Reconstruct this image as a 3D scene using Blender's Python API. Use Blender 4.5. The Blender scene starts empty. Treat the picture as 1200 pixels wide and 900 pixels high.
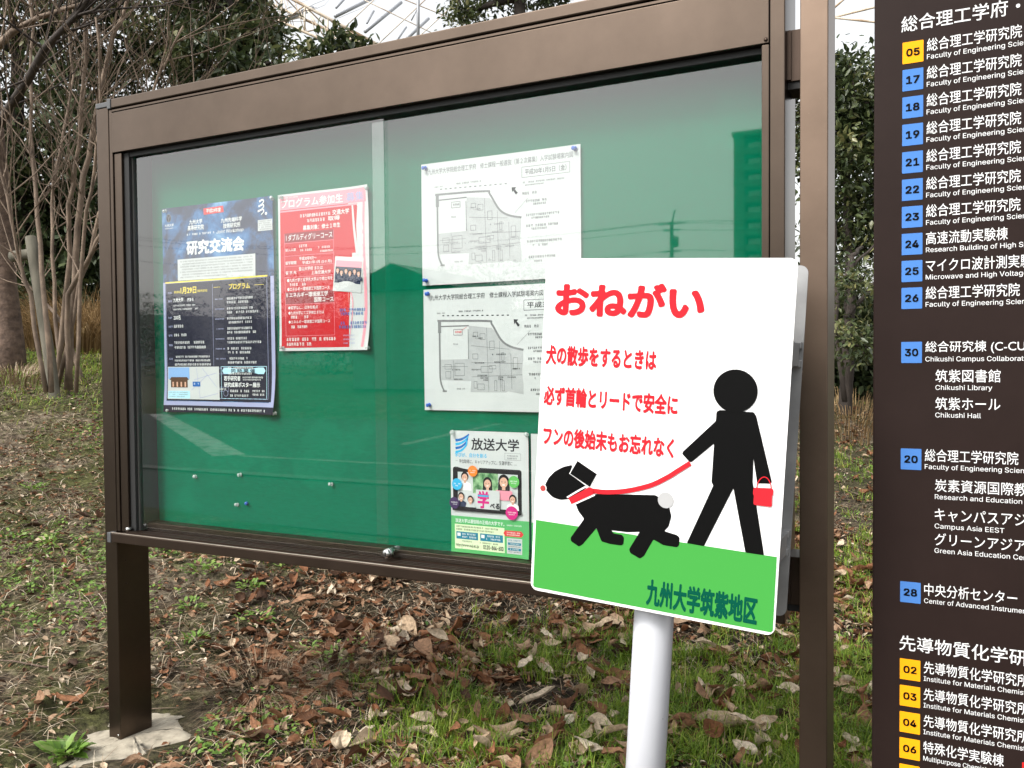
import bpy, math, random
import numpy as np
from mathutils import Vector, Matrix, Euler
random.seed(7); rng = np.random.default_rng(7)
scene = bpy.context.scene
COL = scene.collection
R = math.radians

# ------------------------------------------------------------------ camera
F_PX = 991.43                                  # focal length in pixels of a 1200 px wide picture
CAM_LOC = np.array([0.25938, -1.70054, 1.12490])
YAW, PITCH, ROLL = R(26.179), R(-1.5421), R(-0.4558)
_cy, _sy, _cp, _sp = math.cos(YAW), math.sin(YAW), math.cos(PITCH), math.sin(PITCH)
_f = np.array([-_sy*_cp, _cy*_cp, _sp]); _r0 = np.array([_cy, _sy, 0.0]); _u0 = np.cross(_r0, _f)
_r = _r0*math.cos(ROLL) + _u0*math.sin(ROLL); _u = -_r0*math.sin(ROLL) + _u0*math.cos(ROLL)
cam_data = bpy.data.cameras.new('camera'); cam = bpy.data.objects.new('camera', cam_data); COL.objects.link(cam)
cam.matrix_world = Matrix(((_r[0], _u[0], -_f[0], CAM_LOC[0]), (_r[1], _u[1], -_f[1], CAM_LOC[1]),
                           (_r[2], _u[2], -_f[2], CAM_LOC[2]), (0, 0, 0, 1)))
cam_data.sensor_width = 36.0; cam_data.lens = 36.0*F_PX/1200.0
cam_data.clip_start = 0.05; cam_data.clip_end = 3000
scene.camera = cam
def at(px, py, depth):
    """a point of the place, seen at this pixel of the 1200x900 photograph, this many metres away"""
    return CAM_LOC + depth*(_f + (px-600)/F_PX*_r - (py-450)/F_PX*_u)

# ------------------------------------------------------------------ light (overcast day)
SUN_EL, SUN_AZ = 48.0, 205.0
world = bpy.data.worlds.new('World'); scene.world = world; world.use_nodes = True
nt = world.node_tree; bg = nt.nodes['Background']
sky = nt.nodes.new('ShaderNodeTexSky'); sky.sky_type = 'NISHITA'; sky.sun_disc = False
sky.sun_elevation = R(SUN_EL); sky.sun_rotation = R(SUN_AZ)
sky.air_density = 1.6; sky.dust_density = 4.0; sky.ozone_density = 1.0
hs = nt.nodes.new('ShaderNodeHueSaturation'); hs.inputs['Saturation'].default_value = 0.12
nt.links.new(sky.outputs['Color'], hs.inputs['Color']); nt.links.new(hs.outputs['Color'], bg.inputs['Color'])
bg.inputs['Strength'].default_value = 0.15
sun_d = bpy.data.lights.new('sun', 'SUN'); sun_d.energy = 1.5; sun_d.angle = R(14); sun_d.color = (1, .96, .9)
sun = bpy.data.objects.new('sun', sun_d); COL.objects.link(sun)
_sd = Vector((math.sin(R(SUN_AZ))*math.cos(R(SUN_EL)), math.cos(R(SUN_AZ))*math.cos(R(SUN_EL)), math.sin(R(SUN_EL))))
sun.rotation_euler = _sd.to_track_quat('Z', 'Y').to_euler(); sun.location = (0, -6, 12)
vs = scene.view_settings; vs.view_transform = 'Standard'; vs.look = 'None'; vs.gamma = 1.0
vs.use_curve_mapping = False; vs.exposure = 1.0
scene.cycles.max_bounces = 8; scene.cycles.transparent_max_bounces = 16

# ------------------------------------------------------------------ materials
def mat(name, col, rough=.5, metal=0.0, spec=.5):
    m = bpy.data.materials.new(name); m.use_nodes = True
    b = m.node_tree.nodes['Principled BSDF']
    b.inputs['Base Color'].default_value = (*col, 1); b.inputs['Roughness'].default_value = rough
    b.inputs['Metallic'].default_value = metal; b.inputs['Specular IOR Level'].default_value = spec
    return m
def nodes(m): return m.node_tree.nodes, m.node_tree.links, m.node_tree.nodes['Principled BSDF']
def noise(m, scale, detail=4, rough=.6, coord='Object', stretch=None, dist=0.0):
    n, l, b = nodes(m); tc = n.new('ShaderNodeTexCoord'); src = tc.outputs[coord]
    if stretch:
        mp = n.new('ShaderNodeMapping'); mp.inputs['Scale'].default_value = stretch
        l.new(src, mp.inputs['Vector']); src = mp.outputs['Vector']
    t = n.new('ShaderNodeTexNoise'); t.inputs['Scale'].default_value = scale
    t.inputs['Detail'].default_value = detail; t.inputs['Roughness'].default_value = rough
    t.inputs['Distortion'].default_value = dist
    l.new(src, t.inputs['Vector']); return t.outputs['Fac']
def ramp(m, fac, stops):
    n, l, b = nodes(m); r = n.new('ShaderNodeValToRGB'); e = r.color_ramp.elements
    while len(e) < len(stops): e.new(.5)
    for el, (p, c) in zip(e, stops): el.position = p; el.color = (*c, 1)
    l.new(fac, r.inputs['Fac']); return r.outputs['Color']
def rough_var(m, fac, lo, hi):
    n, l, b = nodes(m); r = n.new('ShaderNodeMapRange'); r.inputs['To Min'].default_value = lo; r.inputs['To Max'].default_value = hi
    l.new(fac, r.inputs['Value']); l.new(r.outputs['Result'], b.inputs['Roughness'])
def bump(m, fac, strength, dist):
    n, l, b = nodes(m); k = n.new('ShaderNodeBump'); k.inputs['Strength'].default_value = strength; k.inputs['Distance'].default_value = dist
    l.new(fac, k.inputs['Height']); l.new(k.outputs['Normal'], b.inputs['Normal'])
def base(m, col): n, l, b = nodes(m); l.new(col, b.inputs['Base Color'])
def noisy(name, stops, scale, rough=.6, metal=0, detail=4, stretch=None, bmp=None, spec=.5, rv=None):
    m = mat(name, stops[0][1], rough, metal, spec); f = noise(m, scale, detail, stretch=stretch)
    base(m, ramp(m, f, stops))
    if bmp: bump(m, f, *bmp)
    if rv: rough_var(m, f, *rv)
    return m
def tinted(name, stops, rough=.5, spec=.4, trans=0.0):
    """colour picked per leaf or blade from a ramp by the 'tint' attribute"""
    m = mat(name, stops[0][1], rough, 0, spec); n, l, b = nodes(m)
    a = n.new('ShaderNodeAttribute'); a.attribute_name = 'tint'
    c = ramp(m, a.outputs['Fac'], stops); base(m, c)
    if trans:
        t = n.new('ShaderNodeBsdfTranslucent'); l.new(c, t.inputs['Color']); mx = n.new('ShaderNodeMixShader')
        mx.inputs['Fac'].default_value = trans; l.new(b.outputs[0], mx.inputs[1]); l.new(t.outputs[0], mx.inputs[2])
        l.new(mx.outputs[0], n['Material Output'].inputs['Surface'])
    return m

M = {}
M['bronze'] = noisy('bronze_aluminium', [(.3, (.082, .062, .048)), (.7, (.096, .072, .056))], 3, .3, .95, stretch=(1, 1, .15), rv=(.27, .36))
M['bronze_dark'] = noisy('dark_bronze_aluminium', [(.3, (.052, .036, .027)), (.7, (.068, .047, .036))], 4, .4, .85, rv=(.34, .46))
M['bronze_post'] = noisy('bronze_post_metal', [(.3, (.145, .104, .077)), (.7, (.168, .121, .091))], 3, .4, .97, stretch=(1, 1, .1), rv=(.36, .46))
M['lip'] = mat('edge_highlight_tone', (.34, .29, .24), .35, .7)  # pale tone painted as light caught along the ledge's front bevel
M['plastic'] = mat('grey_plastic_cap', (.07, .072, .075), .5)
M['rubber'] = mat('black_rubber', (.01, .01, .01), .7)
M['inner'] = noisy('inner_wall_metal', [(.3, (.06, .058, .055)), (.7, (.075, .072, .068))], 8, .55, .2)
m = mat('green_felt', (.008, .19, .09), 1.0, 0, 0.0)
f1 = noise(m, 110, 5, .75, stretch=(.4, 1, 2.4)); base(m, ramp(m, f1, [(.3, (.0010, .112, .058)), (.7, (.0016, .142, .076))]))
M['felt'] = m
M['white_enamel'] = noisy('white_enamel', [(.28, (.44, .44, .44)), (.36, (.54, .55, .585)), (.7, (.58, .59, .625))], 7, .35, 0, rv=(.3, .45), detail=7)
M['sign_white'] = noisy('sign_white_film', [(.3, (.80, .80, .79)), (.65, (.87, .87, .87))], 6, .45, detail=6, stretch=(1, 1, .35))
M['sign_red'] = mat('sign_red_film', (.60, .020, .030), .45)
M['sign_green'] = mat('sign_green_film', (.056, .315, .056), .45)
M['sign_teal'] = mat('sign_dark_green_film', (.0, .075, .044), .45)
M['sign_black'] = mat('sign_black_film', (.003, .003, .003), .55, 0, .12)
M['sign_grey'] = mat('sign_grey_film', (.42, .42, .42), .45)
M['nose_red'] = mat('sign_dull_red_film', (.42, .06, .055), .45)
M['alu'] = noisy('weathered_aluminium', [(.3, (.27, .27, .27)), (.7, (.38, .38, .38))], 14, .55, .55, bmp=(.1, .002), rv=(.45, .65))
M['steel'] = noisy('polished_steel', [(.3, (.5, .5, .5)), (.7, (.62, .62, .6))], 20, .25, 1)
M['panel'] = noisy('dark_brown_panel', [(.3, (.020, .0122, .0105)), (.7, (.0245, .0155, .0135))], 2, .42, 0, spec=.09, rv=(.36, .48))
M['white_ink'] = mat('white_lettering', (.78, .78, .78), .5)
M['tile_blue'] = mat('blue_number_tile', (.07, .20, .52), .5)
M['tile_yellow'] = mat('yellow_number_tile', (.95, .38, .008), .5)
M['tile_red'] = mat('red_number_tile', (.7, .02, .02), .5)
M['paper'] = noisy('white_paper', [(.3, (.54, .55, .555)), (.7, (.59, .595, .595))], 9, .7, spec=.1)
M['ink'] = mat('black_ink', (.03, .03, .035), .6)
M['ink_grey'] = mat('grey_ink', (.20, .20, .21), .6)
M['map_grey'] = noisy('map_grey_ink', [(.3, (.40, .405, .41)), (.7, (.45, .455, .46))], 30, .7, spec=.1)
M['map_road'] = mat('map_road_grey_ink', (.21, .21, .215), .6)
M['map_line'] = mat('map_fine_line_ink', (.17, .17, .175), .6)
M['p_navy'] = mat('navy_ink', (.018, .018, .036), .4)
m = mat('nebula_blue_print', (.03, .06, .14), .4)
ff = noise(m, 7, 6, .62, dist=.6); base(m, ramp(m, ff, [(.30, (.016, .019, .04)), (.46, (.04, .05, .095)), (.57, (.05, .15, .34)), (.72, (.24, .44, .68))]))
M['p_nebula'] = m
M['p_lav'] = mat('lavender_ink', (.36, .38, .58), .4)
M['p_yellow'] = mat('yellow_ink', (.85, .66, .06), .4)
M['p_red_label'] = mat('red_label_ink', (.70, .05, .05), .4)
M['p_cyan'] = mat('pale_cyan_ink', (.45, .72, .85), .4)
M['p_sky'] = mat('photo_sky_ink', (.25, .42, .72), .4)
M['p_brown'] = mat('photo_brown_ink', (.10, .05, .03), .4)
M['p_blue'] = mat('blue_ink', (.02, .13, .42), .4)
m = mat('red_print', (.62, .03, .045), .4)
ff = noise(m, 3.2, 3, .5); base(m, ramp(m, ff, [(.32, (.44, .010, .018)), (.6, (.55, .022, .028)), (.78, (.70, .13, .045))])); M['r_red'] = m
M['r_dark'] = mat('dark_red_ink', (.26, .02, .028), .4)
M['r_pink'] = mat('pink_ink', (.78, .30, .36), .4)
M['a_green'] = mat('leaf_green_ink', (.10, .42, .14), .4)
M['a_pale'] = mat('pale_yellow_ink', (.70, .80, .52), .4)
M['a_black'] = mat('tablet_black_ink', (.015, .013, .014), .4)
M['a_teal'] = mat('teal_ink', (.02, .20, .30), .4)
M['a_orange'] = mat('orange_ink', (.85, .22, .03), .4)
M['a_cyan'] = mat('cyan_ink', (.04, .40, .68), .4)
M['a_magenta'] = mat('magenta_ink', (.60, .02, .20), .4)
M['a_purple'] = mat('purple_ink', (.06, .03, .10), .4)
M['a_lime'] = mat('lime_ink', (.12, .45, .10), .4)
M['skin'] = mat('printed_skin_ink', (.66, .38, .28), .4)
M['hair'] = mat('printed_hair_ink', (.012, .01, .01), .4)
M['suit'] = mat('printed_suit_ink', (.03, .04, .08), .4)
M['pinkwear'] = mat('printed_pink_cloth_ink', (.75, .28, .36), .4)
M['foliage_print'] = noisy('printed_foliage_ink', [(.35, (.05, .16, .06)), (.65, (.35, .55, .30))], 60, .4)
M['pin_blue'] = mat('blue_plastic', (.03, .11, .50), .3)
m = mat('clear_plastic', (.8, .85, .83), .12); M['pin_clear'] = m
_n, _l, _b = nodes(m); _b.inputs['Transmission Weight'].default_value = .55
for _k in list(M):      # matt inks and films: little shine of their own
    if _k.startswith(('p_', 'r_', 'a_', 'ink', 'map_', 'sign_', 'tile_', 'white_ink', 'skin', 'hair', 'suit', 'pinkwear', 'foliage_print', 'nose')):
        _b = M[_k].node_tree.nodes['Principled BSDF']; _b.inputs['Specular IOR Level'].default_value = .08; _b.inputs['Roughness'].default_value = .6
# glass: thin pane, reflects by Fresnel on its outer face, lets the rest through
m = bpy.data.materials.new('window_glass'); m.use_nodes = True; n = m.node_tree.nodes; l = m.node_tree.links
n.remove(n['Principled BSDF']); tr = n.new('ShaderNodeBsdfTransparent'); tr.inputs['Color'].default_value = (.955, .975, .965, 1)
gl = n.new('ShaderNodeBsdfGlossy'); gl.inputs['Roughness'].default_value = .02; gl.inputs['Color'].default_value = (1, 1, 1, 1)
fr = n.new('ShaderNodeFresnel'); fr.inputs['IOR'].default_value = 1.52
ge = n.new('ShaderNodeNewGeometry'); inv = n.new('ShaderNodeMath'); inv.operation = 'SUBTRACT'; inv.inputs[0].default_value = 1
l.new(ge.outputs['Backfacing'], inv.inputs[1]); mu = n.new('ShaderNodeMath'); mu.operation = 'MULTIPLY'
l.new(fr.outputs[0], mu.inputs[0]); l.new(inv.outputs[0], mu.inputs[1])
m2 = n.new('ShaderNodeMath'); m2.operation = 'MULTIPLY'; m2.inputs[1].default_value = 1.85; l.new(mu.outputs[0], m2.inputs[0])
mx = n.new('ShaderNodeMixShader'); l.new(m2.outputs[0], mx.inputs['Fac']); l.new(tr.outputs[0], mx.inputs[1]); l.new(gl.outputs[0], mx.inputs[2])
l.new(mx.outputs[0], n['Material Output'].inputs['Surface']); M['glass'] = m
M['concrete'] = noisy('rough_concrete', [(.28, (.13, .115, .085)), (.45, (.29, .255, .195)), (.7, (.42, .375, .29))], 22, .9, detail=8, bmp=(.5, .01))
M['bark_dark'] = noisy('dark_bark', [(.3, (.018, .013, .010)), (.7, (.055, .042, .034))], 14, .9, detail=6, stretch=(1, 1, .3), bmp=(.7, .02))
M['bark_red'] = noisy('reddish_bark', [(.3, (.055, .035, .026)), (.7, (.17, .115, .085))], 16, .9, detail=6, stretch=(1, 1, 1.2), bmp=(.7, .02))
M['bark_pale'] = noisy('pale_bark', [(.3, (.115, .080, .056)), (.7, (.27, .198, .142))], 18, .85, detail=5, stretch=(1, 1, .3), bmp=(.4, .01))
M['stake'] = noisy('mossy_log', [(.3, (.06, .056, .04)), (.7, (.145, .13, .098))], 12, .9, detail=6, stretch=(1, 1, .2), bmp=(.5, .01))
LEAF = [(0, (.014, .024, .009)), (.4, (.042, .062, .022)), (.75, (.10, .122, .046)), (1, (.22, .21, .085))]
M['leaf'] = tinted('evergreen_leaves', LEAF, .38, .5, .25)
M['leaf_olive'] = tinted('olive_evergreen_leaves', [(0, (.014, .024, .009)), (.4, (.034, .05, .018)), (.8, (.075, .095, .036)), (1, (.15, .14, .055))], .4, .5, .25)
M['litter'] = tinted('dead_leaves', [(0, (.035, .018, .010)), (.2, (.13, .055, .024)), (.42, (.27, .118, .055)), (.55, (.33, .19, .11)), (.78, (.54, .40, .265)), (1, (.70, .60, .46))], .75, .25, .12)
M['grass'] = tinted('green_grass', [(0, (.05, .105, .010)), (.5, (.17, .28, .024)), (.85, (.36, .42, .06)), (1, (.55, .48, .20))], .5, .3, .3)
M['straw'] = tinted('dry_straw', [(0, (.07, .045, .025)), (.35, (.22, .15, .09)), (.7, (.48, .38, .26)), (1, (.68, .60, .47))], .7, .2, .15)
M['golden'] = tinted('golden_dry_grass', [(0, (.07, .045, .022)), (.45, (.26, .165, .075)), (.8, (.50, .36, .19)), (1, (.66, .54, .36))], .7, .2, .25)
M['weed'] = tinted('bright_weed_leaves', [(0, (.06, .13, .02)), (.5, (.14, .25, .04)), (1, (.28, .38, .09))], .45, .4, .3)
M['moss'] = tinted('moss', [(0, (.022, .038, .010)), (.6, (.06, .09, .018)), (1, (.15, .17, .035))], .9, .1, .1)
M['rust_paint'] = noisy('rusting_cream_paint', [(.35, (.30, .20, .12)), (.5, (.52, .43, .33)), (.7, (.62, .56, .48))], 1.5, .6, detail=6)
M['grey_paint'] = mat('grey_galvanised', (.30, .31, .33), .5, .3)
M['wall_pale'] = noisy('pale_wall_plaster', [(.3, (.44, .44, .44)), (.7, (.54, .54, .53))], 2, .8)
M['roof'] = mat('dark_roof_tiles', (.06, .06, .065), .7)
M['apt'] = noisy('apartment_wall', [(.3, (.20, .20, .19)), (.7, (.24, .24, .22))], .5, .8)
M['apt_dark'] = mat('apartment_recess', (.02, .02, .02), .8)
M['apt_light'] = mat('apartment_window', (.85, .85, .82), .4)
M['asphalt'] = noisy('asphalt', [(.3, (.028, .028, .029)), (.7, (.038, .038, .038))], 40, .9)
M['paint'] = noisy('worn_road_paint', [(.35, (.12, .12, .12)), (.55, (.45, .45, .44))], 5, .8, detail=6)
M['kerb'] = noisy('kerb_stone', [(.3, (.10, .10, .095)), (.7, (.14, .135, .13))], 8, .9)
M['pole_conc'] = mat('pole_concrete', (.22, .22, .21), .8)
M['wood_far'] = tinted('far_wood_leaves', LEAF, .6, .3, .15)
# soil of the bank: dark humus, pale dry grit, moss
m = mat('bank_soil', (.1, .08, .05), .95, 0, .15)
fa = noise(m, 2.2, 8, .68); fb = noise(m, 26, 6, .7); nn, ll, bb = nodes(m)
ca = ramp(m, fb, [(.32, (.024, .018, .013)), (.47, (.085, .064, .044)), (.58, (.23, .185, .13)), (.72, (.46, .39, .30))])
cb = ramp(m, fb, [(.32, (.02, .020, .009)), (.49, (.06, .062, .022)), (.62, (.12, .125, .042)), (.76, (.27, .235, .14))])
mxn = nn.new('ShaderNodeMix'); mxn.data_type = 'RGBA'
fm = ramp(m, fa, [(.42, (0, 0, 0)), (.54, (1, 1, 1))]); ll.new(fm, mxn.inputs[0]); ll.new(ca, mxn.inputs[6]); ll.new(cb, mxn.inputs[7])
za = nn.new('ShaderNodeAttribute'); za.attribute_name = 'humus'; mh = nn.new('ShaderNodeMix'); mh.data_type = 'RGBA'
ll.new(za.outputs['Fac'], mh.inputs[0]); ll.new(mxn.outputs[2], mh.inputs[6]); ll.new(ramp(m, fb, [(.35, (.016, .012, .009)), (.6, (.055, .042, .03)), (.75, (.15, .115, .08))]), mh.inputs[7])
base(m, mh.outputs[2]); bump(m, fb, 1.0, .035); M['soil'] = m

# ------------------------------------------------------------------ mesh helpers
class MB:
    def __init__(s): s.v = []; s.f = []; s.mi = []; s.mats = []; s.smooth = []
    def _m(s, m):
        if m not in s.mats: s.mats.append(m)
        return s.mats.index(m)
    def add(s, vs_, fs, m, smooth=False):
        o = len(s.v); s.v.extend([tuple(map(float, p)) for p in vs_]); k = s._m(m)
        for f in fs: s.f.append(tuple(o+i for i in f)); s.mi.append(k); s.smooth.append(smooth)
    def box(s, lo, hi, m, bev=0.0):
        x0, y0, z0 = lo; x1, y1, z1 = hi
        if bev:
            b = min(bev, (x1-x0)*.45, (y1-y0)*.45, (z1-z0)*.45); bm = bpy_bmesh()
            geo = bmesh.ops.create_cube(bm, size=1)
            for v in geo['verts']: v.co = Vector((x0 if v.co.x < 0 else x1, y0 if v.co.y < 0 else y1, z0 if v.co.z < 0 else z1))
            bmesh.ops.bevel(bm, geom=bm.edges[:], offset=b, segments=2, profile=.5, affect='EDGES')
            bm.verts.index_update(); s.add([v.co for v in bm.verts], [[v.index for v in f.verts] for f in bm.faces], m); bm.free(); return s
        s.add([(x0,y0,z0),(x1,y0,z0),(x1,y1,z0),(x0,y1,z0),(x0,y0,z1),(x1,y0,z1),(x1,y1,z1),(x0,y1,z1)],
              [(0,3,2,1),(4,5,6,7),(0,1,5,4),(1,2,6,5),(2,3,7,6),(3,0,4,7)], m); return s
    def tube(s, pts, rad, m, n=6, cap=True):
        pts = [Vector(p) for p in pts]; vs_ = []; fs = []; up = None
        rad = rad if hasattr(rad, '__len__') else [rad]*len(pts)
        for i, p in enumerate(pts):
            t = (pts[min(i+1, len(pts)-1)]-pts[max(i-1, 0)]).normalized()
            if up is None: up = t.orthogonal().normalized()
            a = (up - t*up.dot(t)); a = a.normalized() if a.length > 1e-6 else t.orthogonal().normalized(); up = a; b = t.cross(a)
            for k in range(n):
                an = 2*math.pi*k/n; vs_.append(p+(a*math.cos(an)+b*math.sin(an))*rad[i])
        for i in range(len(pts)-1):
            for k in range(n): fs.append((i*n+k, i*n+(k+1) % n, (i+1)*n+(k+1) % n, (i+1)*n+k))
        if cap: fs.append(tuple(range(n-1, -1, -1))); fs.append(tuple(range((len(pts)-1)*n, len(pts)*n)))
        s.add(vs_, fs, m, True); return s
    def build(s, name, parent=None, loc=(0, 0, 0)):
        me = bpy.data.meshes.new(name); me.from_pydata(s.v, [], s.f)
        for m_ in s.mats: me.materials.append(m_)
        if len(s.mats) > 1: me.polygons.foreach_set('material_index', s.mi)
        me.polygons.foreach_set('use_smooth', s.smooth); me.update()
        o = bpy.data.objects.new(name, me); COL.objects.link(o); o.location = loc
        if parent: o.parent = parent
        return o
import bmesh
def bpy_bmesh(): return bmesh.new()
def bx(name, lo, hi, m, parent=None, bev=0.0):
    return MB().box(lo, hi, m, bev).build(name, parent)
def tag(o, label=None, cat=None, group=None, kind=None):
    if label: o['label'] = label
    if cat: o['category'] = cat
    if group: o['group'] = group
    if kind: o['kind'] = kind
    return o
def empty(name, label, cat, loc=(0, 0, 0), group=None):
    o = bpy.data.objects.new(name, None); COL.objects.link(o); o.location = loc; o.empty_display_size = .1
    return tag(o, label, cat, group)
def soup(name, V, Fq, tint, m, parent=None):
    """many small leaves or blades in one mesh: V (n,k,3), Fq face list of one piece, tint (n,)"""
    n_, k = V.shape[0], V.shape[1]; me = bpy.data.meshes.new(name); nv = n_*k
    me.vertices.add(nv); me.vertices.foreach_set('co', V.reshape(-1).astype(np.float32))
    off = (np.arange(n_)*k)[:, None]; loops = np.concatenate([(off+np.array(f)[None, :]) for f in Fq], 1)
    sizes = np.array([len(f) for f in Fq]); per = sizes.sum(); tot = n_*per
    me.loops.add(tot); me.loops.foreach_set('vertex_index', loops.reshape(-1).astype(np.int32))
    starts = (np.arange(n_)[:, None]*per + np.concatenate([[0], np.cumsum(sizes)[:-1]])[None, :]).reshape(-1)
    me.polygons.add(len(starts)); me.polygons.foreach_set('loop_start', starts.astype(np.int32))
    me.polygons.foreach_set('loop_total', np.tile(sizes, n_).astype(np.int32))
    me.polygons.foreach_set('use_smooth', np.ones(len(starts), bool))
    at_ = me.attributes.new('tint', 'FLOAT', 'POINT'); at_.data.foreach_set('value', np.repeat(tint, k).astype(np.float32))
    me.materials.append(m); me.update(); me.validate()
    o = bpy.data.objects.new(name, me); COL.objects.link(o)
    if parent: o.parent = parent
    return o
def blotch(m, scale, lo, hi, detail=5):
    """veins, spots and wear: multiplies the colour of a tinted material by a noise of its own"""
    n, l, b = nodes(m); f = noise(m, scale, detail, .7); r = n.new('ShaderNodeMapRange'); r.inputs['From Min'].default_value = .3; r.inputs['From Max'].default_value = .7
    r.inputs['To Min'].default_value = lo; r.inputs['To Max'].default_value = hi; l.new(f, r.inputs['Value'])
    src = b.inputs['Base Color'].links[0].from_socket; x = n.new('ShaderNodeMix'); x.data_type = 'RGBA'; x.blend_type = 'MULTIPLY'; x.inputs[0].default_value = 1
    l.new(src, x.inputs[6]); l.new(r.outputs['Result'], x.inputs[7]); l.new(x.outputs[2], b.inputs['Base Color'])
for _k in ('bronze', 'bronze_post', 'bronze_dark', 'panel'): blotch(M[_k], 5, .86, 1.1, 8)
def specks(m, scale, lim, amount, stretch=None):
    n, l, b = nodes(m); f = noise(m, scale, 3, .6, stretch=stretch); r = n.new('ShaderNodeMapRange'); r.inputs['From Min'].default_value = lim; r.inputs['From Max'].default_value = lim+.05
    r.inputs['To Min'].default_value = 1; r.inputs['To Max'].default_value = amount; l.new(f, r.inputs['Value']); src = b.inputs['Base Color'].links[0].from_socket; x = n.new('ShaderNodeMix'); x.data_type = 'RGBA'; x.blend_type = 'MULTIPLY'; x.inputs[0].default_value = 1
    l.new(src, x.inputs[6]); l.new(r.outputs['Result'], x.inputs[7]); l.new(x.outputs[2], b.inputs['Base Color'])
specks(M['felt'], 130, .745, .35); specks(M['felt'], 3, .58, 1.12); specks(M['white_enamel'], 38, .70, .45); specks(M['white_enamel'], 9, .66, .8, (1, 1, .2)); specks(M['sign_white'], 55, .735, .6); specks(M['panel'], 48, .73, 2.2); specks(M['bronze_post'], 60, .72, 1.6)
blotch(M['litter'], 90, .38, 1.2); blotch(M['straw'], 40, .6, 1.15); blotch(M['bark_pale'], 9, .55, 1.15)
def unit(a): return a/np.maximum(np.linalg.norm(a, axis=-1, keepdims=True), 1e-9)

# ------------------------------------------------------------------ lettering
_glyph = {}
import os
LATIN = None
try:
    _fp = os.path.join(bpy.utils.resource_path('LOCAL'), 'datafiles', 'fonts', 'Inter.woff2')   # Blender's own bundled face
    if os.path.exists(_fp): LATIN = bpy.data.fonts.load(_fp)
except Exception: LATIN = None
def glyphs(body, bold=0.0, res=3):
    k = (body, bold, res)
    if k not in _glyph:
        c = bpy.data.curves.new('lettering', 'FONT'); c.body = body; c.resolution_u = res; c.fill_mode = 'FRONT'
        if LATIN and body.isascii(): c.font = LATIN
        o = bpy.data.objects.new('lettering', c); COL.objects.link(o); bpy.context.view_layer.update()
        me = bpy.data.meshes.new_from_object(o.evaluated_get(bpy.context.evaluated_depsgraph_get()))
        v = np.zeros(len(me.vertices)*3, np.float32); me.vertices.foreach_get('co', v); v = v.reshape(-1, 3)[:, :2].copy()
        f = [tuple(p.vertices) for p in me.polygons]
        bpy.data.objects.remove(o); bpy.data.curves.remove(c); bpy.data.meshes.remove(me); _glyph[k] = (v, f)
    return _glyph[k]
CAP = None
def fit_text(body, x0, x1, y0, y1, bold=0.0, res=3):
    """glyph outlines stretched to the box x0..x1, y0..y1 (y up)"""
    v, f = glyphs(body, 0, res); lo, hi = v.min(0)-bold, v.max(0)+bold
    w = (v-lo)/(hi-lo)*np.array([x1-x0, y1-y0])+np.array([x0, y0]); return w, f, bold*(x1-x0)/(hi[0]-lo[0]), bold*(y1-y0)/(hi[1]-lo[1])
def strokes(wf, fine=False):
    """heavier lettering: the outline set several times a hair apart, each copy a few microns above the last"""
    w, f, bx_, by_ = wf
    if bx_ <= 0: yield w, f, 0; return
    ring_ = [(0, 0)]+[(math.cos(2*math.pi*k/10), math.sin(2*math.pi*k/10)) for k in range(10)] if fine else [(-.8, -.8), (.8, .8), (-.8, .8), (.8, -.8)]
    for i, (a, b) in enumerate(ring_): yield w+np.array([a*bx_, b*by_]), f, i*.02
def fit_prefix(body, prefix, x0, width, y_base, cap, bold=0.0, res=3):
    """latin line: cap height and the width of a known prefix are given"""
    v, f = glyphs(body, 0, res); p, _ = glyphs(prefix, 0, res); c, _ = glyphs('H', 0, res)
    sx = width/(p[:, 0].max()-p[:, 0].min()); sy = cap/(c[:, 1].max()-c[:, 1].min())
    return np.stack([(v[:, 0]-v[:, 0].min())*sx+x0, (v[:, 1]-c[:, 1].min())*sy+y_base], 1), f, bold*sx, bold*sy

# ------------------------------------------------------------------ ground
def vnoise(x, y, seed=0):
    xi = np.floor(x).astype(np.int64); yi = np.floor(y).astype(np.int64); fx = x-xi; fy = y-yi
    fx = fx*fx*(3-2*fx); fy = fy*fy*(3-2*fy)
    def h(a, b):
        n_ = (a*374761393 + b*668265263 + seed*974634777) & 0x7fffffff; n_ = ((n_ ^ (n_ >> 13))*1274126177) & 0x7fffffff
        return ((n_ ^ (n_ >> 16)) & 0xffff)/65535.0
    return (h(xi, yi)*(1-fx)+h(xi+1, yi)*fx)*(1-fy)+(h(xi, yi+1)*(1-fx)+h(xi+1, yi+1)*fx)*fy
def fbm(x, y, oct=4, seed=0):
    s = 0; a = .5
    for i in range(oct): s = s+a*(vnoise(x, y, seed+i)-.5); x = x*2.03+11.7; y = y*2.03+5.1; a *= .5
    return s
def bank(x, y):
    g = -.8*x+.6*y; s = .19*.35*np.log1p(np.exp(np.clip((g-1.6)/.35, -50, 50)))
    s = np.where(s > 1, 1+.35*np.tanh((s-1)/.35), s)
    s = s*np.clip((y+3.3)/2.5, 0, 1)
    return s*(1-np.exp(-((x+1.88)**2+(y-.06)**2)/.3**2))
def ground_z(x, y):
    x = np.asarray(x, float); y = np.asarray(y, float)
    near = np.clip((y+2.6)/.8, 0, 1)*np.clip((30-np.hypot(x, y))/15, 0, 1)
    pad = 1-np.exp(-((x+1.88)**2+(y-.06)**2)/.25**2)
    return bank(x, y)+near*pad*(.10*fbm(x*1.3, y*1.3, 3, 3)+.05*fbm(x*7, y*7, 3, 9)+.022*fbm(x*30, y*30, 2, 21))
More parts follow.
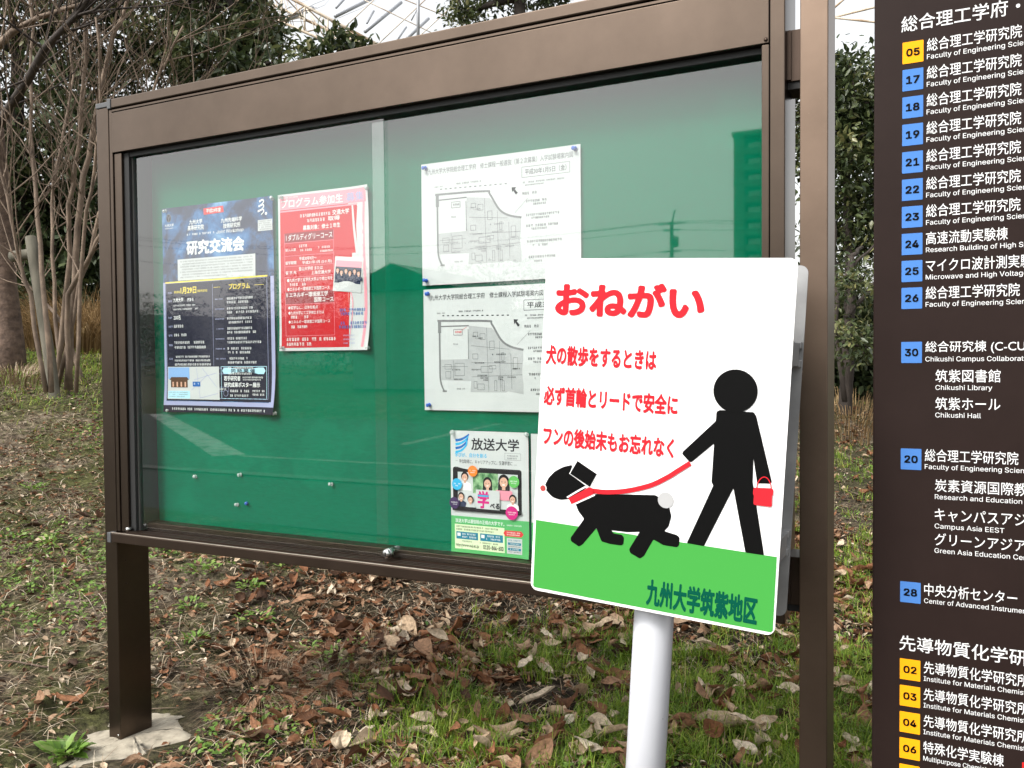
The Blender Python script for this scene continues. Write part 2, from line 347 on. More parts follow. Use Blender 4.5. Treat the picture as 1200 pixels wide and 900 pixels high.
def axis(lo, hi, step, far):
    a = list(np.arange(lo, hi+1e-6, step)); d = step; p = a[-1]
    while p < far: d *= 1.25; p += d; a.append(p)
    d = step; p = a[0]
    while p > -far: d *= 1.25; p -= d; a.insert(0, p)
    return np.array(a)
gx, gy = axis(-8, 1.6, .035, 900), axis(-1.2, 8, .035, 900)
XX, YY = np.meshgrid(gx, gy); ZZ = ground_z(XX, YY); ZZ = np.where(YY < -2.7, -.02, ZZ); ZZ = np.where((YY < -4.2) & (YY > -13.2), -.6, ZZ)
nx_, ny_ = len(gx), len(gy)
me = bpy.data.meshes.new('ground'); me.vertices.add(nx_*ny_)
me.vertices.foreach_set('co', np.stack([XX, YY, ZZ], -1).reshape(-1).astype(np.float32))
ii = (np.arange(ny_-1)[:, None]*nx_+np.arange(nx_-1)[None, :]).reshape(-1)
q = np.stack([ii, ii+1, ii+nx_+1, ii+nx_], 1).astype(np.int32)
me.loops.add(q.size); me.loops.foreach_set('vertex_index', q.reshape(-1)); me.polygons.add(len(q))
me.polygons.foreach_set('loop_start', np.arange(len(q), dtype=np.int32)*4); me.polygons.foreach_set('loop_total', np.full(len(q), 4, np.int32))
me.polygons.foreach_set('use_smooth', np.ones(len(q), bool)); me.materials.append(M['soil']); me.update()
hz_ = me.attributes.new('humus', 'FLOAT', 'POINT'); hz_.data.foreach_set('value', (np.clip(1/(1+np.exp(-(XX+.49*YY+1.75+.8*fbm(XX*1.1, YY*1.1, 3, 50))/.2)), 0, 1)*np.clip(1.3-np.abs(YY-1.2)/6, 0, 1)*.9).reshape(-1).astype(np.float32))
go = bpy.data.objects.new('ground', me); COL.objects.link(go); tag(go, kind='structure')
# pavement, kerb and road behind the photographer (mirrored in the panes)
tag(bx('pavement', (-60, -4.6, -.3), (60, -2.75, .005), M['asphalt']), kind='structure')
tag(bx('kerb', (-60, -4.78, -.3), (60, -4.6, .02), M['kerb']), kind='structure')
tag(bx('road', (-60, -13, -.4), (60, -4.78, -.1), M['asphalt']), kind='structure')
def strip(mb, a, b, w, z, m):
    a = Vector(a); b = Vector(b); d = (b-a).normalized(); p = Vector((-d.y, d.x))*w/2
    mb.add([(a.x-p.x, a.y-p.y, z), (b.x-p.x, b.y-p.y, z), (b.x+p.x, b.y+p.y, z), (a.x+p.x, a.y+p.y, z)], [(0, 1, 2, 3)], m)
rm = MB(); strip(rm, (-16.6, -12.94), (-8.02, -6.60), .42, -.088, M['paint']); strip(rm, (-7.9, -6.64), (14, -6.9), .10, -.092, M['paint']); strip(rm, (-6.7, -8.68), (-7.25, -12.9), .14, -.092, M['paint'])
tag(rm.build('road_marking'), kind='structure')

# ------------------------------------------------------------------ notice board
B = M['bronze']; BP = M['bronze_post']; BD = M['bronze_dark']
nb = empty('notice_board', 'glazed brown aluminium notice board with green felt backing on two posts', 'notice board', (-1.896, .057, 0))
def part(name, mb, par=nb, label=None):
    o = mb.build(name, par); inv_ = Matrix.Translation(-Vector(par.location)) if par is nb else None
    if inv_ is not None: o.data.transform(inv_)
    if label: o['label'] = label
    return o
def pbox(name, lo, hi, m, bev=.0015, par=nb): return part(name, MB().box(lo, hi, m, bev), par)
# posts
pm = MB(); pm.box((-1.9212, 0, -.35), (-1.8715, .113, 1.868), B, .002); post_l = part('post', pm)  # same metal as the right post, dark ground reflection painted into its tone
pm = MB(); pm.box((-1.9225, -.0015, 1.869), (-1.8705, .1145, 1.884), M['plastic'], .002); part('post_cap', pm)
pm = MB(); pm.box((.0385, 0, -.35), (.0893, .13, 2.08), BP, .002); post_r = part('post', pm)
pm = MB(); pm.box((.0372, -.0015, 2.081), (.0906, .1315, 2.093), M['plastic'], .002); part('post_cap', pm)
for z_ in (.545, .475): sc_ = MB(); sc_.tube([(-1.871, .03, z_), (-1.8695, .03, z_)], .0025, BD, 8); part('rivet', sc_)
sc_ = MB(); sc_.tube([(-1.880, -.0005, .03), (-1.880, -.002, .03)], .003, M['steel'], 8); part('rivet', sc_)
# head: fascia, grooves, cap rail
pbox('fascia', (-1.8575, 0, 1.735), (-.0185, .02, 1.850), B)
pbox('fascia_bead', (-1.8575, .001, 1.8525), (-.0185, .018, 1.8592), B, .001)
pbox('groove_backing', (-1.8560, .010, 1.8492), (-.0195, .03, 1.8640), M['rubber'], 0)
pbox('cap_rail', (-1.8560, -.003, 1.8617), (-.0185, .142, 1.8890), B, .003)
pbox('rail_end_cap', (-1.8712, -.0045, 1.8608), (-1.8564, .1435, 1.8905), M['plastic'], .002)
# jambs
pbox('jamb', (-1.8708, .002, .637), (-1.8585, .04, 1.8600), B)
pbox('jamb', (-1.8570, .006, .637), (-1.8272, .045, 1.7335), B)
pbox('jamb', (-.0328, .002, .637), (-.0185, .04, 1.7335), B)
pbox('side_profile', (-.0168, -.0005, .608), (.0113, .142, 1.905), B, .002)
pbox('gasket', (-1.8268, .014, .640), (-1.8060, .022, 1.7335), M['rubber'], 0)
pbox('gasket', (-1.8055, .016, 1.722), (-.034, .024, 1.7345), M['rubber'], 0)
# interior
pbox('inner_wall', (-1.8075, .0235, .64), (-1.8010, .092, 1.733), M['inner'], 0)
pbox('inner_wall', (-.0327, .0455, .64), (-.0260, .092, 1.733), M['inner'], 0)
pbox('inner_wall', (-1.8005, .026, 1.7345), (-.034, .092, 1.742), M['inner'], 0)
fm_ = MB(); nu, nv = 60, 40; V_ = []
for j in range(nv+1):
    for i in range(nu+1):
        x_ = -1.8005+i/nu*1.767; z_ = .646+j/nv*1.09
        d_ = .004*math.exp(-((z_-.690)/.022)**2)*(.6+.4*math.sin(x_*5)) + .0012*math.sin(x_*9+z_*4)
        d_ -= .004*math.exp(-(((x_+1.80)/.03)**2)-((z_-.65)/.06)**2)
        V_.append((x_, .0895-d_, z_))
fm_.add(V_, [(j*(nu+1)+i, j*(nu+1)+i+1, (j+1)*(nu+1)+i+1, (j+1)*(nu+1)+i) for j in range(nv) for i in range(nu)], M['felt'], True)
part('felt_panel', fm_)
pbox('back_panel', (-1.8700, .0935, .612), (-.0175, .138, 1.860), BD, .002)
# sill
pbox('bottom_rail', (-1.8265, .050, .637), (-.0335, .0925, .6590), BD)
pbox('ledge_lip_highlight', (-1.8690, -.0212, .6350), (-.0180, -.0165, .6375), M['lip'], .0008)  # bead added to draw the bright highlight on the ledge edge
pbox('ledge', (-1.8700, -.020, .608), (-.0175, .0495, .6345), BD, .002)
tr_ = MB()
for y_ in (-.006, .006, .018, .044): tr_.box((-1.8255, y_, .6348), (-.034, y_+.003, .6405), BD)
part('track', tr_)
pbox('ledge_end_cap', (-1.8860, -.0215, .6065), (-1.8703, -.0005, .6360), M['plastic'], .002)
nk = MB(); nk.tube([(-1.822, -.006, .646), (-1.822, .010, .646)], .006, M['steel'], 10); part('stop_screw', nk)
nk = MB(); nk.tube([(-.0245, -.002, 1.742), (-.0245, .001, 1.742)], .004, BD, 8); part('rivet', nk)
# panes
pbox('glass_pane', (-1.8058, .0275, .641), (-.9336, .0320, 1.7330), M['glass'], 0)
pbox('glass_pane', (-.9742, .0370, .641), (-.0335, .0415, 1.7330), M['glass'], 0)
# lock
lk = MB(); lk.tube([(-.930, .034, .655), (-.930, .014, .655)], .0118, M['steel'], 20); lk.tube([(-.930, .014, .655), (-.930, .009, .655)], [.0118, .0100], M['steel'], 20)
lko = part('lock', lk)
kh = MB(); kh.box((-.9315, .0078, .649), (-.9285, .0088, .661), M['rubber']); part('keyhole', kh, lko).data.transform(Matrix.Translation(-nb.location))
# connectors between cabinet and right post
for z0_, z1_ in ((1.6640, 1.7628), (.640, .735)):
    cm = MB(); cm.box((.0115, .030, z0_), (.0383, .105, z1_), BD, .001); cm.box((.0118, .024, z0_+.002), (.0185, .0298, z1_-.002), BD); cm.box((.0117, .034, z0_-.014), (.0382, .100, z0_-.0003), M['rubber'])
    part('connector', cm)
# footing
fp = [(-2.03, .00), (-2.075, .09), (-2.02, .20), (-1.93, .275), (-1.84, .26), (-1.765, .205), (-1.735, .13), (-1.70, .04), (-1.675, -.07), (-1.69, -.17), (-1.77, -.27), (-1.88, -.26), (-1.97, -.14)]
fv = []; fsd = []
ctr = Vector((-1.88, .05)); loops_ = 7; nf = len(fp)*5
ring = []
for i in range(nf):
    t = i/nf*len(fp); a_, b_ = fp[int(t) % len(fp)], fp[(int(t)+1) % len(fp)]; k_ = t-int(t)
    ring.append(Vector((a_[0]*(1-k_)+b_[0]*k_, a_[1]*(1-k_)+b_[1]*k_)) + Vector((random.uniform(-.012, .012), random.uniform(-.012, .012)))+Vector((.05*math.sin(t*2.3)+.03*math.sin(t*5.1), .04*math.sin(t*3.1+1)))*.7)
for j in range(loops_+1):
    s_ = 1-j/(loops_+1)
    for p in ring:
        pp = ctr+(p-ctr)*s_; z_ = (.016 if j > 1 else .006)+.016*float(fbm(pp.x*9, pp.y*9, 3, 40))+.008*float(fbm(pp.x*40, pp.y*40, 2, 41)) if j else -.04
        fv.append((pp.x, pp.y, z_))
for j in range(loops_):
    for i in range(nf): fsd.append((j*nf+i, j*nf+(i+1) % nf, (j+1)*nf+(i+1) % nf, (j+1)*nf+i))
fsd.append(tuple(loops_*nf+i for i in range(nf)))
fo = MB(); fo.add(fv, fsd, M['concrete'], True)
tag(fo.build('concrete_footing'), 'rough pale concrete footing around the foot of the left notice board post', 'footing')

# ------------------------------------------------------------------ dog walking sign
DS_C = Vector((-.17022, -.26516, .99125)); DS_M = Matrix(((.99812832, .01279364, .05980111), (-.01305064, .9999072, .00390891), (-.05974555, -.00468204, .99820266)))
foot_local = Vector((0, .062, -1.03))
ds = empty('dog_walking_sign', 'white dog walking notice with red lettering and black figures on a tilted white pole', 'sign')
ds.matrix_world = Matrix.Translation(DS_C + DS_M @ Vector((0, .062, -1.0))) @ DS_M.to_4x4()
OFF = Vector((0, -.062, 1.0))                     # sign face centre in the pole's own space
def dpart(name, mb, par, label=None):
    o = mb.build(name, par); o.data.transform(Matrix.Translation(OFF))
    if label: o['label'] = label
    return o
def round_rect(x0, z0, x1, z1, r, n_=6):
    P_ = []
    for cx_, cz_, a0 in ((x1-r, z1-r, 0), (x0+r, z1-r, 90), (x0+r, z0+r, 180), (x1-r, z0+r, 270)):
        for k in range(n_+1): a_ = R(a0+90*k/n_); P_.append((cx_+r*math.cos(a_), cz_+r*math.sin(a_)))
    return P_
def slab(mb, P_, y0, y1, m, mside=None):
    n_ = len(P_); v = [(x, y0, z) for x, z in P_]+[(x, y1, z) for x, z in P_]
    mb.add(v, [tuple(range(n_-1, -1, -1)) if area(P_) > 0 else tuple(range(n_)), tuple(range(n_, 2*n_))], m)
    mb.add(v, [(i, (i+1) % n_, n_+(i+1) % n_, n_+i) for i in range(n_)], mside or m)
def area(P_): return sum(P_[i][0]*P_[(i+1) % len(P_)][1]-P_[(i+1) % len(P_)][0]*P_[i][1] for i in range(len(P_)))
def decal(mb, P_, layer, m):
    """printed film on the sign face; P_ in millimetres"""
    P_ = [(x/1000, z/1000) for x, z in P_]
    if area(P_) < 0: P_ = P_[::-1]
    mb.add([(x, -.0004*layer, z) for x, z in P_], [tuple(range(len(P_)))], m)
def smooth_poly(P_, r=3.0, n_=3):
    out = []; N = len(P_)
    for i in range(N):
        a, b, c = Vector(P_[i-1]), Vector(P_[i]), Vector(P_[(i+1) % N]); d1 = (a-b); d2 = (c-b)
        k = min(r, d1.length*.45, d2.length*.45); p, q_ = b+d1.normalized()*k, b+d2.normalized()*k
        for t in range(n_+1):
            t = t/n_; out.append(tuple(p*(1-t)**2+b*2*t*(1-t)+q_*t*t))
    return out
def ellipse(cx_, cz_, rx, rz, n_=40): return [(cx_+rx*math.cos(2*math.pi*k/n_), cz_+rz*math.sin(2*math.pi*k/n_)) for k in range(n_)]
def ribbon(P_, w0, w1=None):
    P_ = [Vector(p) for p in P_]; w1 = w1 or w0; L_, R_ = [], []
    # densify with catmull-rom
    Q = []
    for i in range(len(P_)-1):
        p0, p1, p2, p3 = P_[max(i-1, 0)], P_[i], P_[i+1], P_[min(i+2, len(P_)-1)]
        for k in range(5):
            t = k/5; Q.append(.5*((2*p1)+(p2-p0)*t+(2*p0-5*p1+4*p2-p3)*t*t+(3*p1-p0-3*p2+p3)*t**3))
    Q.append(P_[-1])
    for i, p in enumerate(Q):
        d = (Q[min(i+1, len(Q)-1)]-Q[max(i-1, 0)]).normalized(); nrm = Vector((-d.y, d.x)); w = w0+(w1-w0)*i/len(Q)
        L_.append(p+nrm*w/2); R_.append(p-nrm*w/2)
    return L_, R_
def ribbon_decal(mb, P_, w, layer, m):
    L_, R_ = ribbon(P_, w); n_ = len(L_)
    mb.add([(p.x/1000, -.0004*layer, p.y/1000) for p in L_+R_], [(i, n_+i, n_+i+1, i+1) for i in range(n_-1)], m)
sp = MB(); slab(sp, round_rect(-.2235, -.3105, .2235, .3105, .014), 0, .003, M['sign_white'], M['sign_white'])
face = dpart('sign_panel', sp, ds)
d_ = MB(); decal(d_, [(-219.0, -177.6), (-219.0+1, -302), (-215, -305.2), (217.5, -305.2), (220.6, -302), (219.6, -178.6)], 1, M['sign_green']); dpart('green_band', d_, face)
def sign_text(name, body, x0, x1, z0, z1, m, bold):
    d = MB()
    for w, f, up_ in strokes(fit_text(body, x0/1000, x1/1000, z0/1000, z1/1000, bold, 5), True): d.add([(a_, -.0008-up_*.001, b_) for a_, b_ in w], f, m)
    return dpart(name, d, face)
sign_text('heading_lettering', 'おねがい', -201.5, 76, 206, 267, M['sign_red'], .046)
for body, (x0, x1, z0, z1) in (('犬の散歩をするときは', (-215, -3, 114.5, 151.5)), ('必ず首輪とリードで安全に', (-215, 39.5, 39.5, 76)), ('フンの後始末もお忘れなく', (-212.5, 37, -35.5, 1))):
    sign_text('lettering', body, x0, x1, z0, z1, M['sign_red'], .040)
sign_text('owner_lettering', '九州大学筑紫地区', 2.5, 194, -298.5, -250.5, M['sign_teal'], .040)
K = M['sign_black']
d_ = MB()
decal(d_, ellipse(135.9, 89.2, 36.6, 36.2), 3, K)
decal(d_, smooth_poly([(111.5,55.5),(168.0,56.2),(172.5,50.4),(204.2,-56.5),(201.6,-59.1),(180.7,-61.1),(172.2,-20.1),(173.5,-60),(199.1,-179.0),(168.6,-179.0),(142.4,-73.9),(98.8,-179.0),(69.0,-178.2),(108.6,-73.4),(105.2,-67.9),(105.7,-2.1),(69.2,-37.6),(65.7,-37.9),(51.9,-25.2),(53.0,-21.1),(106.4,36.3),(106.5,51.8)], 2), 2, K)
dpart('person_pictogram', d_, face)
d_ = MB(); decal(d_, smooth_poly([(175.8,-68.5),(204.6,-66.3),(207.6,-68.5),(207.6,-76.1),(206.2,-78.9),(206.7,-95.0),(204.8,-97.3),(178.8,-97.3),(177.0,-95.4),(177.0,-81.7),(175.2,-79.3)], 1.2), 5, M['sign_red'])
ribbon_decal(d_, [(180.8,-68.4),(181.6,-61.4),(185.3,-53.7),(191.2,-49.2),(197.5,-51.4),(202.1,-59.0),(203.8,-66.4)], 1.6, 5, M['sign_red']); dpart('bag_pictogram', d_, face)
d_ = MB()
body_ = [(-140.0,-137.4),(-101.2,-114.1),(-47.9,-108.0),(8.4,-102.3),(22.7,-108.6),(34.8,-120.6),(39.4,-135.7),(35.4,-154.2),(28.2,-163.2),(51.2,-166.8),(55.9,-170.1),(55.8,-184.0),(52.4,-188.2),(27.3,-187.9),(9.7,-180.6),(-5.8,-212.6),(-13.0,-218.4),(-31.4,-211.2),(-33.7,-204.6),(-15.7,-170.7),(-39.2,-175.0),(-69.2,-175.6),(-64.0,-180.9),(-48.5,-181.0),(-44.4,-185.0),(-44.7,-197.1),(-48.4,-200.4),(-69.2,-200.8),(-86.5,-198.7),(-97.7,-176.0),(-122.8,-209.8),(-129.6,-214.7),(-145.8,-207.1),(-147.1,-201.2),(-122.4,-162.5),(-135.3,-148.7)]
decal(d_, smooth_poly(body_, 2.5), 2, K)
decal(d_, smooth_poly([(-204.3,-114.0),(-202.6,-107.0),(-196.4,-94.3),(-185.1,-82.0),(-169.1,-72.1),(-150.0,-65.8),(-155.2,-83.4),(-118.7,-103.6),(-136.9,-119.5),(-153.1,-129.6),(-170.9,-133.8),(-186.6,-131.0),(-197.5,-122.8)], 5), 2, K)
ear = [(-140.8,-57.7),(-101.7,-77.8),(-114.2,-102.6),(-154.2,-82.8)]; ec = Vector((-127.7, -80.2))
decal(d_, [tuple(ec+(Vector(p)-ec)*1.07) for p in ear], 3, M['sign_white']); decal(d_, ear, 4, K)
decal(d_, ellipse(-207.3, -116.2, 7.4, 7.4), 3, M['sign_white']); decal(d_, ellipse(-207.3, -116.2, 5.6, 5.6), 4, M['nose_red'])
ribbon_decal(d_, [(-52, -176.2), (-30, -176.4), (-17, -172.0)], 1.4, 3, M['sign_white'])
dpart('dog_pictogram', d_, face)
d_ = MB(); decal(d_, ellipse(27.7, -108.8, 14, 14), 3, M['sign_grey']); dpart('tail_pictogram', d_, face)
d_ = MB(); ribbon_decal(d_, [(-158, -127.5), (-118, -101.3), (-99.5, -103.4)], 3, 3, M['sign_white']); ribbon_decal(d_, [(-104, -116), (-149, -141.5)], 2.6, 3, M['sign_white'])
decal(d_, [(-154.7,-128.4),(-115.2,-103.2),(-105.6,-105.3),(-103.7,-113.1),(-148.6,-138.6)], 4, M['sign_red'])
ribbon_decal(d_, [(-108, -109),(-81.8,-108.0),(-43.5,-101.0),(-1.8,-86.4),(27.3,-69.4),(49.0,-53.1),(67.1,-39.6)], 8.4, 4, M['sign_red'])
dpart('leash_pictogram', d_, face)
rp = MB(); slab(rp, round_rect(-.2235, -.3105, .2235, .3105, .014), (.118), .121, M['alu']); dpart('rear_panel', rp, ds, 'bare grey aluminium back of the second panel')
for z_ in (.155, -.175):
    bk = MB()
    for y0, y1 in ((.0035, .024), (.096, .1175)):
        bk.box((-.2, y0, z_-.022), (.2222, y1, z_-.010), M['alu'], .001); bk.box((-.2, y0, z_+.010), (.2222, y1, z_+.022), M['alu'], .001)
        bk.box((-.2, (y0 if y0 < .05 else y1-.004), z_-.0095), (.214, (y0+.004 if y0 < .05 else y1), z_+.0095), M['alu'])
    bk.box((.196, .0245, z_-.02), (.220, -.0+.0955, z_+.02), M['alu'], .001); bk.box((-.05, .0242, z_-.018), (-.0372, .0958, z_+.018), M['alu'], .001); bk.box((.0372, .0242, z_-.018), (.05, .0958, z_+.018), M['alu'], .001)
    dpart('bracket', bk, ds)
pl = MB(); pl.tube([(0, .062, -1.25), (0, .062, .27)], .0362, M['white_enamel'], 40); po = dpart('pole', pl, ds)

# ------------------------------------------------------------------ campus directory
dr = empty('campus_directory', 'tall dark brown directory board listing campus buildings in white letters with numbered tiles', 'directory sign', (.60, .02, 0))
def rpart(name, mb, par, label=None):
    o = mb.build(name, par); o.data.transform(Matrix.Translation(-dr.location))
    if label: o['label'] = label
    return o
pm = MB(); pm.box((.1685, 0, .17), (1.06, .035, 2.05), M['panel'], .003); dpanel = rpart('panel', pm, dr)
pm = MB(); pm.box((1.09, 0, -.35), (1.141, .13, 2.08), BP, .002); rpart('post', pm, dr)
for z_ in (.185, 1.96):
    pm = MB(); pm.box((.0900, .0365, z_), (1.0890, .085, z_+.06), BD, .002); rpart('rail', pm, dr)
def dtext(mb, wf, y=-.0006):
    
    for w, f, up_ in strokes(wf): mb.add([(a_, y-up_*.001, b_) for a_, b_ in w], f, M['white_ink'])
for body, x0, wch, z0 in (('総合理工学府・総合理工学研究院', .2136, .0281, 1.7125), ('先導物質化学研究所', .2148, .0292, .5875)):
    d_ = MB(); n_ = len(body); dtext(d_, fit_text(body, x0, x0+wch*n_-.002, z0, z0+.0285, .006)); rpart('heading_lettering', d_, dpanel)
FE = ('総合理工学研究院', 'Faculty of Engineering Sciences', 'Faculty of Engineering Scie', .148); IM = ('先導物質化学研究所', 'Institute for Materials Chemistry', 'Institute for Materials Chem', .147)
rows = [('05', 1.6752, 'y', FE), ('17', 1.6262, 'b', FE), ('18', 1.5772, 'b', FE), ('19', 1.5280, 'b', FE), ('21', 1.4785, 'b', FE), ('22', 1.4292, 'b', FE), ('23', 1.3802, 'b', FE),
        ('24', 1.3312, 'b', ('高速流動実験棟', 'Research Building of High Speed Flow', 'Research Building of High', .1395)),
        ('25', 1.2823, 'b', ('マイクロ波計測実験棟', 'Microwave and High Voltage', 'Microwave and High Voltag', .150)),
        ('26', 1.2334, 'b', FE), ('30', 1.1351, 'b', ('総合研究棟 (C-CUBE)', 'Chikushi Campus Collaboration', 'Chikushi Campus Collabora', .148)),
        (None, 1.0840, '', ('筑紫図書館', 'Chikushi Library', 'Chikushi Library', .089)), (None, 1.0345, '', ('筑紫ホール', 'Chikushi Hall', 'Chikushi Hall', .072)),
        ('20', .9407, 'b', FE), (None, .8870, '', ('炭素資源国際教育', 'Research and Education', 'Research and Education', .1355)),
        (None, .8340, '', ('キャンパスアジア', 'Campus Asia EEST', 'Campus Asia EEST', .109)), (None, .7895, '', ('グリーンアジア国際', 'Green Asia Education Center', 'Green Asia Education Ce', .137)),
        ('28', .6962, 'b', ('中央分析センター', 'Center of Advanced Instrumental', 'Center of Advanced Instrume', .153)),
        ('02', .5532, 'y', IM), ('03', .5040, 'y', IM), ('04', .4549, 'y', IM), ('06', .4062, 'y', ('特殊化学実験棟', 'Multipurpose Chemistry', 'Multipurpose Chem', .090)), ('', .357, 'y', None)]
for num, zc, c, txt in rows:
    xt = .2553 if num is not None else .2718
    if c:
        d_ = MB(); P_ = round_rect(.2157, zc-.0192, .2497, zc+.0192, .001, 2); d_.add([(x, -.0006, z) for x, z in P_], [tuple(range(len(P_)))], M['tile_blue' if c == 'b' else 'tile_yellow'])
        t_ = rpart('number_tile', d_, dr)
        if num:
            d_ = MB()
            for w, f, up_ in strokes(fit_text(num, .2215, .2439, zc-.0070, zc+.0070, .03)): d_.add([(a_, -.0012-up_*.001, b_) for a_, b_ in w], f, M['sign_black'])
            for v in d_.v: pass
            # numerals are printed on the tile
            d_o = MB(); d_o.v, d_o.f, d_o.mi, d_o.mats, d_o.smooth = d_.v, d_.f, d_.mi, d_.mats, d_.smooth
            o = d_o.build('number_lettering', t_); o.data.transform(Matrix.Translation(-dr.location))
    if txt:
        jp, en, pre, wpre = txt; d_ = MB(); n_ = sum(1 if ord(ch) > 255 else .55 for ch in jp)
        pitch = .01835 if num is not None else .0205
        dtext(d_, fit_text(jp, xt, xt+pitch*n_-.001, zc-.0030, zc+.0198, .0025)); dtext(d_, fit_prefix(en, pre, xt, wpre, zc-.0165, .0085, .0015))
        rpart('entry_lettering', d_, dpanel)
d_ = MB(); d_.add([(x, -.0006, z) for x, z in round_rect(.4105, .383, .4445, .418, .001, 2)], [tuple(range(12))], M['tile_red']); rpart('number_tile', d_, dr, 'red tile at the right of the lowest row')

# ------------------------------------------------------------------ papers pinned to the felt (behind the glass)
from mathutils.geometry import delaunay_2d_cdt
class Sheet:
    """paper of w x h millimetres; prints are given in mm, x right and v down from its top left corner"""
    def __init__(s, name, label, cat, w, h, x, z, rot, m, amp=2.5, curl=(0, 0, 0, 0), group=None, y=.0835):
        s.w, s.h, s.amp, s.curl = w, h, amp, curl
        mb = MB(); s.grid(mb, 0, 0, w, h, 0, m, 24, 24); s.o = mb.build(name); s.o.location = (x, y, z); s.o.rotation_euler = (0, -rot, 0)
        tag(s.o, label, cat, group)
    def P(s, x, v, layer):
        a, b = x/s.w, v/s.h; bulge = s.amp*math.sin(math.pi*min(max(a, 0), 1))*math.sin(math.pi*min(max(b, 0), 1))
        bulge += s.amp*.35*math.sin(a*7+b*3)
        c = s.curl; bulge += c[0]*max(0, 1-(a+b)*4)**2+c[1]*max(0, 1-(1-a+b)*4)**2+c[2]*max(0, 1-(a+1-b)*4)**2+c[3]*max(0, 1-(2-a-b)*4)**2
        return (x/1000, -(bulge+.22*layer)/1000, -v/1000)
    def grid(s, mb, x0, v0, x1, v1, layer, m, nx=None, nv=None):
        nx = nx or max(1, int(abs(x1-x0)/18)); nv = nv or max(1, int(abs(v1-v0)/18))
        vs_ = [s.P(x0+(x1-x0)*i/nx, v0+(v1-v0)*j/nv, layer) for j in range(nv+1) for i in range(nx+1)]
        mb.add(vs_, [((j+1)*(nx+1)+i, (j+1)*(nx+1)+i+1, j*(nx+1)+i+1, j*(nx+1)+i) for j in range(nv) for i in range(nx)], m, True)
    def poly(s, mb, P_, layer, m):
        if area(P_) > 0: P_ = P_[::-1]
        xs, vs = [p[0] for p in P_], [p[1] for p in P_]
        if max(xs)-min(xs) > 28 or max(vs)-min(vs) > 28:      # follow the bend of the sheet
            n_ = len(P_); inner = [Vector((x, v)) for x in np.arange(min(xs)+7, max(xs), 14) for v in np.arange(min(vs)+7, max(vs), 14)]
            co, _, fc, *_ = delaunay_2d_cdt([Vector(p) for p in P_]+inner, [], [list(range(n_))], 1, 1e-4)
            mb.add([s.P(c.x, c.y, layer) for c in co], [tuple(f)[::-1] if area([tuple(co[i]) for i in f]) > 0 else tuple(f) for f in fc], m)
        else: mb.add([s.P(x, v, layer) for x, v in P_], [tuple(range(len(P_)))], m)
    def line(s, mb, P_, w, layer, m):
        for a, b in zip(P_[:-1], P_[1:]):
            a, b = Vector(a), Vector(b); d = b-a
            if d.length < .01: continue
            n_ = max(1, int(d.length/15)); p = Vector((-d.y, d.x)).normalized()*w/2
            for i in range(n_):
                q0, q1 = a+d*i/n_, a+d*(i+1)/n_; s.poly(mb, [tuple(q0-p), tuple(q1-p), tuple(q1+p), tuple(q0+p)], layer, m)
    def curve(s, mb, P_, w, layer, m, w1=None):
        L_, R_ = ribbon(P_, w, w1); n_ = len(L_)
        mb.add([s.P(p.x, p.y, layer) for p in L_+R_], [(i, i+1, n_+i+1, n_+i) for i in range(n_-1)], m)
    def frame(s, mb, x0, v0, x1, v1, w, layer, m): s.line(mb, [(x0, v0), (x1, v0)], w, layer, m); s.line(mb, [(x1, v0), (x1, v1)], w, layer, m); s.line(mb, [(x1, v1), (x0, v1)], w, layer, m); s.line(mb, [(x0, v1), (x0, v0)], w, layer, m)
    def text(s, mb, body, x0, v0, x1, v1, layer, m, bold=.008, res=2, skew=0):
        for w, f, up_ in strokes(fit_text(body, x0, x1, -v1, -v0, bold*1.4, res)): mb.add([s.P(a+skew*(b+v1), -b, layer+up_*2) for a, b in w], f, m)
    def small(s, mb, x0, v, x1, h, layer, m, r, gap=.25, fill=.9):
        """a row of lettering too small to read in the photograph: a broken line of glyph-sized specks"""
        x = x0
        while x < x1-h*.4:
            w = h*r.uniform(.6, .95)
            if r.random() < fill:
                for t in range(r.choice((2, 3, 3))):
                    yy = v+h*(t+.12)/3.0; a, b = x+w*.25*r.random(), x+w*r.uniform(.75, 1); s.poly(mb, [(a, yy), (b, yy), (b, yy+h*.13), (a, yy+h*.13)], layer, m)
                for xx in ((x+w*r.uniform(.1, .35), x+w*r.uniform(.6, .9)) if r.random() < .6 else (x+w*.5,)): s.poly(mb, [(xx, v+h*r.uniform(0, .3)), (xx+h*.13, v+h*r.uniform(0, .3)), (xx+h*.13, v+h), (xx, v+h)], layer, m)
            x += w+h*gap*r.uniform(.3, .8)
    def disc(s, mb, cx_, cv, rx, rv, layer, m, n_=20, a0=0, a1=360):
        s.poly(mb, [(cx_+rx*math.cos(R(a0+(a1-a0)*k/n_)), cv+rv*math.sin(R(a0+(a1-a0)*k/n_))) for k in range(n_+(0 if a1-a0 == 360 else 1))], layer, m)
    def face(s, mb, cx_, cv, r_, layer, cloth, longhair=False):
        """a small printed figure: shoulders, hair, face"""
        s.poly(mb, [(cx_-r_*1.9, cv+r_*3.4), (cx_-r_*1.7, cv+r_*1.7), (cx_-r_*.6, cv+r_*1.15), (cx_+r_*.6, cv+r_*1.15), (cx_+r_*1.7, cv+r_*1.7), (cx_+r_*1.9, cv+r_*3.4)], layer, cloth)
        s.disc(mb, cx_, cv-r_*.18, r_*1.08, r_*1.2, layer+1, M['hair'])
        if longhair: s.poly(mb, [(cx_-r_*1.1, cv), (cx_+r_*1.1, cv), (cx_+r_*1.2, cv+r_*1.6), (cx_-r_*1.2, cv+r_*1.6)], layer+1, M['hair'])
